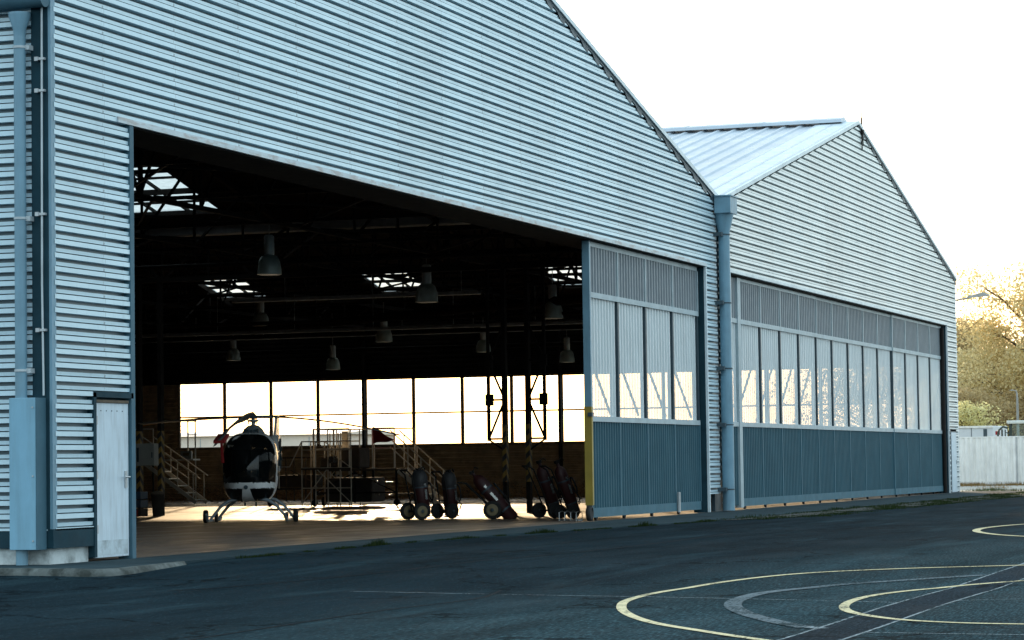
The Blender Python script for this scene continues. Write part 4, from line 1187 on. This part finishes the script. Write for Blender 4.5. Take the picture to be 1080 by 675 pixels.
# lower trestle section left of it
o = empty('trolley_rack', (77.6, 33.7, 0))
tag(o, 'low tubular trolley rack standing between helicopter and work platform', 'rack')
m = MB()
for y in (-.95, -.3, .35, .95): m.tube([(-.3, y, .15), (-.3, y, 1.5)], .025, 6); m.tube([(.3, y, .15), (.3, y, 1.4)], .025, 6)
for z in (.55, 1.48): m.tube([(-.3, -.95, z), (-.3, .95, z)], .025, 6); m.tube([(.3, -.95, z), (.3, .95, z)], .025, 6)
m.bar((-.3, -.9, .55), (-.3, .2, 1.1), .03); m.build('tube_frame', M['wood'], o)
m = MB(); m.box(-.35, .35, -1, 1, .5, .56); m.box(-.3, .3, -.6, .7, .58, .95); m.build('shelf_load', M['tarp'], o)
for y in (-.9, .9):
    m = MB(); m.lathe([(.04, -.03), (.14, -.03), (.14, .03), (.04, .03)], Matrix.Translation((-.3, y, .14)) @ Matrix.Rotation(PI/2, 4, 'X'), 18); m.build('wheel', M['rubber'], o)

# staircase at the far left
o = empty('access_stairs', (84.5, 41.35, 0))
tag(o, 'grey aluminium access stairs with handrails behind the left wall box', 'stairs')
m = MB(); n = 6
for i in range(n):
    z = 1.45*(n-i)/n - .12; y = .0 - .3*(i-2.5); m.box(-.4, .4, y-.14, y+.14, z, z+.035)
for x in (-.42, .42): m.bar((x, 1.0, 1.45), (x, -1.0, .05), .03, .13)
m.build('steps', M['rail'], o)
m = MB(); m.box(-.42, .42, .95, 2.1, 1.42, 1.47); m.build('landing', M['wood'], o)
m = MB()
for x in (-.42, .42):
    m.tube([(x, 1.0, 2.3), (x, -1.05, .95)], .022, 6); m.tube([(x, 1.0, 2.0), (x, -.75, .85)], .02, 6)
    for t in (0, .33, .66, .95): m.tube([(x, 1-2*t, 1.45-1.4*t), (x, 1-2*t, 2.3-1.32*t)], .02, 6)
rail_run(m, [(.42, 1.0, 1.47), (.42, 2.1, 1.47)], h=1.1)
m.build('handrail', M['rail'], o)
for x in (-.4, .4):
    for y in (1.0, 2.05): m = MB(); m.bar((x, y, 0), (x, y, 1.42), .05); m.build('leg', M['truss'], o)
o = empty('railed_stand', (92.5, 45.3, 0))
tag(o, 'tall railed stand with an orange top rail in front of the leftmost window', 'stand')
m = MB()
for y in (-.9, -.6, .6, 1.3): m.tube([(0, y, 0), (0, y, 2.95 if y < 0 else 2.7)], .03, 6)
m.tube([(0, .3, 2.98), (0, -.95, 2.95)], .025, 6); m.tube([(0, -.6, 2.45), (0, -.95, 2.45)], .02, 6); m.box(-.3, .3, -.95, 1.3, 1.5, 1.56)
m.build('frame', M['rail'], o)
m = MB(); m.tube([(0, .3, 2.98), (0, 1.3, 2.8)], .03, 6); m.build('top_rail', M['orange'], o)
m = MB(); m.box(-.12, .0, -.78, -.35, 1.55, 1.85); m.build('notice_box', M['boxgrey'], o)
m = MB(); m.box(-.135, -.121, -.7, -.45, 1.68, 1.78); m.build('notice', M['rim'], o)

o = empty('switch_box', (62.6, 31.45, 1.27))
tag(o, 'pale grey electrical cabinet mounted on the left hazard striped column', 'cabinet')
m = MB(); m.box(-.14, .12, -.32, .3, .0, .56); m.build('housing', M['boxgrey'], o, bevel=.01)
m = MB(); m.box(-.15, -.141, .1, .16, .1, .46); m.box(-.15, -.141, -.28, -.25, .2, .34); m.build('switches', M['framedark'], o)
m = MB(); m.box(.12, .82, -.03, .03, .1, .16); m.box(.12, .82, -.03, .03, .4, .46); m.build('bracket', M['truss'], o)
o = empty('crate_stack', (61.3, 31.0, 0))
tag(o, 'dark blue plastic crates stacked on the floor at the left jamb', 'crates')
for k in range(3):
    m = MB(); z = .02+.21*k
    m.box(-.2, .2, -.17, .17, z, z+.02)
    for a in (-.2, .18): m.box(a, a+.02, -.17, .17, z, z+.19)
    for a in (-.17, .15): m.box(-.18, .18, a, a+.02, z, z+.19)
    m.build('crate', M['bluebox'] if k else M['tarp'], o)
m = MB(); m.box(-.215, -.2, -.1, -.05, .03, .18); m.box(-.215, -.2, .0, .05, .03, .18); m.build('red_label', M['redcloth'], o)
o = empty('dust_bin', (62.6, 31.1, 0))
tag(o, 'small dark round bin with a tan lid on the floor beside the crates', 'bin')
m = MB(); m.lathe([(.13, 0), (.17, .5), (.18, .52), (.18, .55)], Matrix(), 20); m.build('bin_body', M['tarp'], o)
m = MB(); m.lathe([(.18, .55), (.18, .58), (.12, .62), (.02, .64)], Matrix(), 20); m.build('lid', M['wood'], o)

# ------------------------------------------------------------------ leaf litter and dead weeds near the far wall, grass outside
def blades(m, x, y, z, h, n, spread, lean=.5):
    for _ in range(n):
        a = random.random()*2*PI; r = spread*random.random()**.5
        px, py = x+r*math.cos(a), y+r*math.sin(a); hh = h*random.uniform(.5, 1.2); w = random.uniform(.004, .009)
        b = random.random()*2*PI; l = hh*lean*random.random(); d = random.random()*PI
        m.add([(px-w*math.cos(d), py-w*math.sin(d), z), (px+w*math.cos(d), py+w*math.sin(d), z), (px+l*math.cos(b), py+l*math.sin(b), z+hh)], [(0,1,2)])
m = MB()
for _ in range(15000):
    y = random.uniform(17, 49); x = XE - .3 - abs(random.gauss(0, 4.5)); z = abs(random.gauss(0, .012))
    if random.random() < .55 and x > XE-6: z = abs(random.gauss(0, .34))
    s = random.uniform(.02, .05); a = random.random()*PI; t = random.uniform(-.8, .8)
    m.add([(x-s*math.cos(a), y-s*math.sin(a), z), (x+s*math.sin(a)*.6, y-s*math.cos(a)*.6, z+s*abs(t)), (x+s*math.cos(a), y+s*math.sin(a), z+s*.3), (x-s*math.sin(a)*.6, y+s*math.cos(a)*.6, z+.004)], [(0,1,2,3)])
for _ in range(170):
    x = random.uniform(XE-5, XE-.6); y = random.uniform(18, 45); h = random.uniform(.3, .75)
    for k in range(16):
        a = random.random()*2*PI; l = h*random.uniform(.2, .6); hh = h*random.uniform(.5, 1)
        m.add([(x-.006, y, 0), (x+.006, y, 0), (x+l*math.cos(a), y+l*math.sin(a), hh)], [(0,1,2)])
        for q in range(3):
            u = random.uniform(.4, 1); px, py, pz = x+l*u*math.cos(a), y+l*u*math.sin(a), hh*u; s = .03
            m.add([(px-s, py-s, pz), (px+s, py-s*.5, pz+s), (px, py+s, pz+.3*s)], [(0,1,2)])
o = m.build('leaf_litter', M['litter']); tag(o, 'dry brown leaves and dead weeds scattered along the far wall', 'leaf litter', kind='stuff')

m = MB()
for _ in range(560):        # tufts along the apron edge
    u = random.random(); X = 33 + 21*u
    Y = [15.4, 15.5, 15.2, 14.5, 14.15][0]
    pts_ = [(33, 15.25), (39, 15.48), (44, 15.18), (50, 14.48), (54.2, 14.12)]
    for (a, b), (c, d) in zip(pts_, pts_[1:]):
        if a <= X <= c: Y = b + (d-b)*(X-a)/(c-a)
    dens = mnoise.noise(Vector((X*.9, 0, 3)))
    if dens < -.05: continue
    blades(m, X, Y-.03, gz(X), .03+.14*max(0, dens), 9, .06)
for _ in range(2400):       # verge in front of the far hangar
    X = random.uniform(54, 98.5); Y = random.uniform(12.6, 14.25)
    dn = mnoise.noise(Vector((X*.5, Y*1.5, 7)))
    if dn < -.12 and Y < 14.0: continue
    blades(m, X, Y, gz(X)+.01, .025+.10*max(0, dn), 9, .12)
for _ in range(900):        # weeds crossing to the yard
    X = random.uniform(97, 104); Y = random.uniform(9, 17)
    if mnoise.noise(Vector((X*.6, Y*.8, 1))) < .05: continue
    blades(m, X, Y, -.014, .1, 8, .2)
o = m.build('grass_verge', M['grass']); tag(o, 'short green grass and weeds along the edge of the apron', 'grass', kind='stuff')
m = MB()
for _ in range(2600):
    t_ = random.random(); X = 119.0+random.uniform(-2.2, .8)*1.0; Y = random.uniform(-8, 27)
    if mnoise.noise(Vector((X*.8, Y*.5, 5))) < -.15: continue
    blades(m, X+1, Y, -.01, .17, 9, .25)
for _ in range(700):
    X = random.uniform(99, 118); Y = random.uniform(0, 24)
    if mnoise.noise(Vector((X*.3, Y*.6, 15))) < .12: continue
    blades(m, X, Y, -.012, .12, 10, .35)
o = m.build('dry_weeds', M['drygrass']); tag(o, 'sunlit dry weeds at the foot of the white hoarding', 'weeds', kind='stuff')

# ------------------------------------------------------------------ beyond: hoarding, trailer, tractor, lamps, trees
o = empty('hoarding', (120.5, 20, 0)); tag(o, 'long white corrugated hoarding closing the yard beyond the far hangar', 'fence')
a = Vector((-1.0, 14, 0)); b = Vector((3.4, -24, 0)); dirv = (b-a).normalized(); L = (b-a).length
nrm = Vector((dirv.y, -dirv.x, 0)); nrm = nrm if nrm.x < 0 else -nrm
n = int(L/2.6)
for k in range(n):
    m = MB(); p0 = k*2.6+.03; p1 = (k+1)*2.6-.03; kk = 11; pr = []
    for i in range(kk):
        s0 = p0+(p1-p0)*i/kk; w = (p1-p0)/kk; pr += [(s0, 0), (s0+w*.3, 0), (s0+w*.4, .035), (s0+w*.85, .035), (s0+w*.95, 0)]
    pr.append((p1, 0))
    for (s0, o0), (s1, o1) in zip(pr, pr[1:]):
        q0 = a+dirv*s0+nrm*o0; q1 = a+dirv*s1+nrm*o1
        m.quad((q0.x, q0.y, .02), (q1.x, q1.y, .02), (q1.x, q1.y, 2.08), (q0.x, q0.y, 2.08))
    m.build('panel', M['fence'], o)
    m = MB(); q = a+dirv*(k*2.6); m.box(q.x-.03, q.x+.03, q.y-.03, q.y+.03, 0, 2.12); m.build('post', M['steel'], o)
m = MB(); q0, q1 = a+Vector((0,0,2.1)), b+Vector((0,0,2.1)); m.bar(q0, q1, .08, .05); m.build('top_rail', M['fence'], o)

o = empty('box_trailer', (136, 25.6, 0), R(-8)); tag(o, 'long pale grey box trailer parked behind the white hoarding', 'trailer')
m = MB(); m.box(-1.2, 1.2, -4.2, 5, .7, 2.75); m.build('body', M['trailer'], o, bevel=.04)
m = MB(); m.box(-1.225, -1.2, -3.12, -3.1, .8, 2.7); m.build('seam', M['framedark'], o)
m = MB(); m.box(-1.225, -1.2, -3.9, -3.72, 1.9, 2.6); m.build('vent', M['framedark'], o)
m = MB(); m.box(-1.25, -1.2, -4.2, 5, 2.66, 2.76); m.build('roof_edge', M['fence'], o)
for y in (-3, 3, 4):
    m = MB(); m.lathe([(.2, -.12), (.45, -.12), (.45, .12), (.2, .12)], Matrix.Translation((-1, y, .45)) @ Matrix.Rotation(PI/2, 4, 'Y'), 20); m.build('wheel', M['rubber'], o)
m = MB(); m.box(-1.0, 1.0, -4.2, 5, .55, .7); m.build('chassis', M['framedark'], o)

o = empty('tractor', (128.5, 19.35, 0), R(98)); tag(o, 'white and green tractor with glazed cab and amber beacon behind the hoarding', 'tractor')
m = MB()   # x forward
for x in (-.75, .55):
    for y in (-.6, .6): m.bar((x, y, 1.3), (x*.92, y*.92, 2.75), .09)
m.box(-.8, .62, -.64, .64, 1.15, 1.32); m.build('cab_frame', M['tractord'], o)
m = MB(); m.box(-.85, .68, -.7, .7, 2.74, 2.9); m.build('cab_roof', M['tractorg'], o, bevel=.04)
m = MB(); m.box(-.72, .52, -.585, .585, 1.34, 2.72); m.build('cab_glass', M['cabglass'], o)
m = MB(); m.box(-.4, .0, -.3, .3, 1.32, 1.75); m.box(-.5, -.35, -.3, .3, 1.6, 2.2); m.build('seat', M['blackcover'], o)
m = MB(); m.box(.62, 2.3, -.4, .4, 1.0, 1.75); m.build('bonnet', M['tractorg'], o, bevel=.08)
m = MB(); m.tube([(.9, .45, 1.7), (.9, .45, 2.5)], .04, 8); m.build('exhaust', M['tractord'], o)
m = MB(); m.lathe([(.07, 2.9), (.07, 3.0), (.04, 3.05)], Matrix.Translation((-.3, .3, 0)), 12); m.build('beacon', M['orange'], o)
m = MB(); m.bar((.6, -.7, 2.3), (.8, -.95, 2.4), .03); m.box(.75, .8, -1.1, -.9, 2.15, 2.5); m.build('mirror', M['tractord'], o)
m = MB(); m.box(1.0, 1.2, .5, .7, 2.25, 2.42); m.build('work_light', M['redcloth'], o)
m = MB(); m.tube([(.62, .72, 2.55), (.85, .75, 2.62), (1.05, .75, 2.45), (1.1, .75, 2.1), (1.0, .7, 1.7)], .05, 8); m.build('air_duct', M['tractord'], o)
for x, y, r in ((-.35, .95, .8), (-.35, -.95, .8), (1.8, .8, .5), (1.8, -.8, .5)):
    m = MB(); m.lathe([(r*.5, -.2), (r*.92, -.2), (r, -.12), (r, .12), (r*.92, .2), (r*.5, .2)], Matrix.Translation((x, y, r)) @ Matrix.Rotation(PI/2, 4, 'X'), 28)
    w = m.build('wheel', M['rubber'], o)
    m = MB(); m.lathe([(.05, -.1), (r*.5, -.15), (r*.5, .15), (.05, .1)], Matrix.Translation((x, y, r)) @ Matrix.Rotation(PI/2, 4, 'X'), 20); m.build('rim', M['tractorg'], w)

def street_lamp(loc, h, arm, label, rz=0, hs=1):
    o = empty('street_lamp', loc, rz); tag(o, label, 'street lamp', 'street lamps beyond the hangar')
    m = MB(); m.tube([(0, 0, 0), (0, 0, h*.5), (0, 0, h-.3), (arm*.25, 0, h-.05), (arm, 0, h+.12)], [.1, .08, .06, .05, .04], 10); m.build('pole', M['lamppost'], o)
    m = MB(); m.add([(arm+(x)*hs, y*hs, h+.12+(z-.12)*hs) for x, y, z in [(-.1, -.06, .1), (.85, -.16, .2), (.95, 0, .22), (.85, .16, .2), (-.1, .06, .1), (-.1, -.04, .2), (.6, -.1, .36), (.9, 0, .28), (.6, .1, .36), (-.1, .04, .2)]],
        [(0,1,2,3,4), (9,8,7,6,5), (0,5,6,1), (1,6,7,2), (2,7,8,3), (3,8,9,4), (4,9,5,0)]); m.build('lamp_head', M['lamppost'], o)
    return o
street_lamp((124.3, 22.3, 0), 8.35, 1.35, 'tall street lamp whose curved head shows above the hangar corner', R(-71))
street_lamp((150.7, 22.9, 0), 4.7, .05, 'short thin lamp post standing in front of the trees', R(90), .38)

def tree(loc, H_, cr, n, mat, label, seed, name='deciduous_tree', leaf=.1, trunk_h=.3, cname='crown', open_=.0, cat='tree'):
    rnd = random.Random(seed)
    o = empty(name, loc); tag(o, label, cat, 'trees beyond the white hoarding')
    m = MB(); top = Vector((rnd.uniform(-.4, .4), rnd.uniform(-.4, .4), H_*.88))
    tp = [Vector((0,0,0)), Vector((rnd.uniform(-.15,.15), rnd.uniform(-.15,.15), H_*.3)), Vector((rnd.uniform(-.4,.4), rnd.uniform(-.4,.4), H_*.6)), top]
    r0 = H_*.02+.03
    m.tube(tp, [r0, r0*.8, r0*.45, .03], 9)
    tips = []
    for k in range(22):
        u = rnd.uniform(trunk_h, .9); i = min(2, int(u*3)); 
        zz = H_*.88*u; p = tp[1].lerp(tp[2], (u-.34)/.34) if .34 < u < .68 else (tp[0].lerp(tp[1], u/.34) if u <= .34 else tp[2].lerp(tp[3], (u-.68)/.32))
        a = rnd.random()*2*PI; l = cr*rnd.uniform(.55, 1.0)*(1 - .45*abs(u-.5))
        e = p + Vector((math.cos(a)*l, math.sin(a)*l, l*rnd.uniform(.15, .75))); mid = p.lerp(e, .5)+Vector((0,0,l*.08))
        m.tube([p, mid, e], [r0*.35, r0*.22, .02], 6, False); tips.append((mid, l*.28)); tips.append((e, l*.34))
        for q in range(4):
            e2 = mid.lerp(e, rnd.random())+Vector((rnd.gauss(0,1), rnd.gauss(0,1), rnd.gauss(0.3,.7)))*l*.3
            m.tube([mid, e2], [r0*.12, .012], 5, False); tips.append((e2, l*.26))
    m.build('trunk', M['bark'], o)
    c = MB()
    V = []; F = []
    for _ in range(n):
        t, r = tips[rnd.randrange(len(tips))]
        d = Vector((rnd.gauss(0,1), rnd.gauss(0,1), rnd.gauss(0,.8))); d *= r*.78
        p = t+d
        if p.z < H_*trunk_h*.5: continue
        if p.z > H_: continue
        s = leaf*rnd.uniform(.6, 1.4)
        u = Vector((rnd.gauss(0,1), rnd.gauss(0,1), rnd.gauss(0,1))).normalized(); w = u.cross(Vector((rnd.gauss(0,1), rnd.gauss(0,1), rnd.gauss(0,1)))).normalized()
        k = len(V); V += [tuple(p-u*s), tuple(p-w*s*.55), tuple(p+u*s), tuple(p+w*s*.55)]; F.append((k, k+1, k+2, k+3))
    c.add(V, F); c.build(cname, mat, o)
    return o
tree((170, 25.0, 0), 13.0, 4.6, 32000, M['leaf'], 'tall golden-green tree with a loose crown at the right edge', 11, open_=.3)
tree((184, 31.6, 0), 10.6, 4.4, 32000, M['leafback'], 'brownish tree standing behind and left of the tall golden tree', 12)
tree((176, 29.0, 0), 8.2, 3.6, 32000, M['leaf'], 'shorter golden tree rising just right of the hangar corner', 13)
tree((172, 20.0, 0), 10.5, 4.2, 26000, M['leaf'], 'golden tree partly cut off by the right edge of the view', 14)
tree((192, 27.6, 0), 9.2, 4.8, 30000, M['leafback'], 'dull brown tree farthest back in the middle of the clump', 15)
tree((165, 27.6, 0), 5.4, 3.2, 28000, M['leafback'], 'low tan tree filling the foot of the clump behind the trailer', 16, trunk_h=.1)
tree((166, 23.2, 0), 5.2, 3.0, 24000, M['leafback'], 'low brown tree behind the tractor', 17, trunk_h=.1)
tree((180, 37.5, 0), 9.5, 4.4, 10000, M['leafback'], 'brown tree mostly hidden behind the far hangar corner', 18)
tree((143, 24.35, 0), 4.15, 1.5, 5200, M['leafpale'], 'small pale flowering bush glowing above the trailer roof', 21, 'flowering_bush', .07, .25, cat='bush')

# pale hall seen low through the window wall
o = empty('distant_hall', (170, 83, 0)); tag(o, 'long low pale hall seen through the leftmost windows', 'building')
m = MB(); m.box(-5, 5, -14, 22, 0, 3.35); m.build('wall', M['haze_wall'], o)
m = MB()
for k in range(13): m.box(-5.03, -5.0, -12.0+k*2.6, -11.95+k*2.6, .2, 3.2)
m.build('panel_joints', M['steel'], o)
m = MB(); m.add([(-5.3, -14.3, 3.35), (-5.3, 22.3, 3.35), (0, 22.3, 3.7), (0, -14.3, 3.7), (5.3, -14.3, 3.35), (5.3, 22.3, 3.35)], [(0,3,2,1), (3,4,5,2), (0,4,3), (1,2,5)]); m.build('roof', M['haze_wall'], o)

# ------------------------------------------------------------------ light, sky, camera
SUN_EL, SUN_AZ = 6.1, 22.0
sv = Vector((math.cos(R(SUN_EL))*math.cos(R(SUN_AZ)), math.cos(R(SUN_EL))*math.sin(R(SUN_AZ)), math.sin(R(SUN_EL))))
ld = bpy.data.lights.new('sun', 'SUN'); ld.energy = 4.6; ld.angle = R(.6); ld.color = (1, .72, .43)
lo = bpy.data.objects.new('sun', ld); lo.rotation_euler = sv.to_track_quat('Z', 'Y').to_euler(); col.objects.link(lo)
w = bpy.data.worlds.new('World'); scene.world = w; w.use_nodes = True; t = w.node_tree; t.nodes.clear()
out = t.nodes.new('ShaderNodeOutputWorld'); sky = t.nodes.new('ShaderNodeTexSky'); sky.sky_type = 'NISHITA'; sky.sun_disc = False
sky.sun_elevation = R(SUN_EL); sky.sun_rotation = R(90-SUN_AZ); sky.air_density = 1.0; sky.dust_density = 2.0; sky.ozone_density = 1.5
b1 = t.nodes.new('ShaderNodeBackground'); t.links.new(sky.outputs[0], b1.inputs[0]); b1.inputs[1].default_value = .12
# thin bright high cloud: a pale veil added over the clear sky
b2 = t.nodes.new('ShaderNodeBackground'); b2.inputs[0].default_value = (1.0, 1.27, 1.42, 1); b2.inputs[1].default_value = 1.0
ad = t.nodes.new('ShaderNodeAddShader'); t.links.new(b1.outputs[0], ad.inputs[0]); t.links.new(b2.outputs[0], ad.inputs[1]); t.links.new(ad.outputs[0], out.inputs[0])

cd = bpy.data.cameras.new('camera'); cam = bpy.data.objects.new('camera', cd); col.objects.link(cam); scene.camera = cam
cd.sensor_width = 36; cd.lens = 2897.3/1080*36; cd.clip_end = 6000; cd.clip_start = .1
F = Vector((.94399221, .32570726, .05285346)); Rt = Vector((.32683308, -.94497788, -.01403374)); U = Vector((-.04537446, -.030522, .99850366))
mt = Matrix((Rt, U, -F)).transposed().to_4x4(); mt.translation = (0, 0, 1.15); cam.matrix_world = mt
scene.render.engine = 'CYCLES'
scene.cycles.transparent_max_bounces = 24; scene.cycles.max_bounces = 8
scene.view_settings.view_transform = 'Standard'; scene.view_settings.look = 'None'; scene.view_settings.exposure = 0
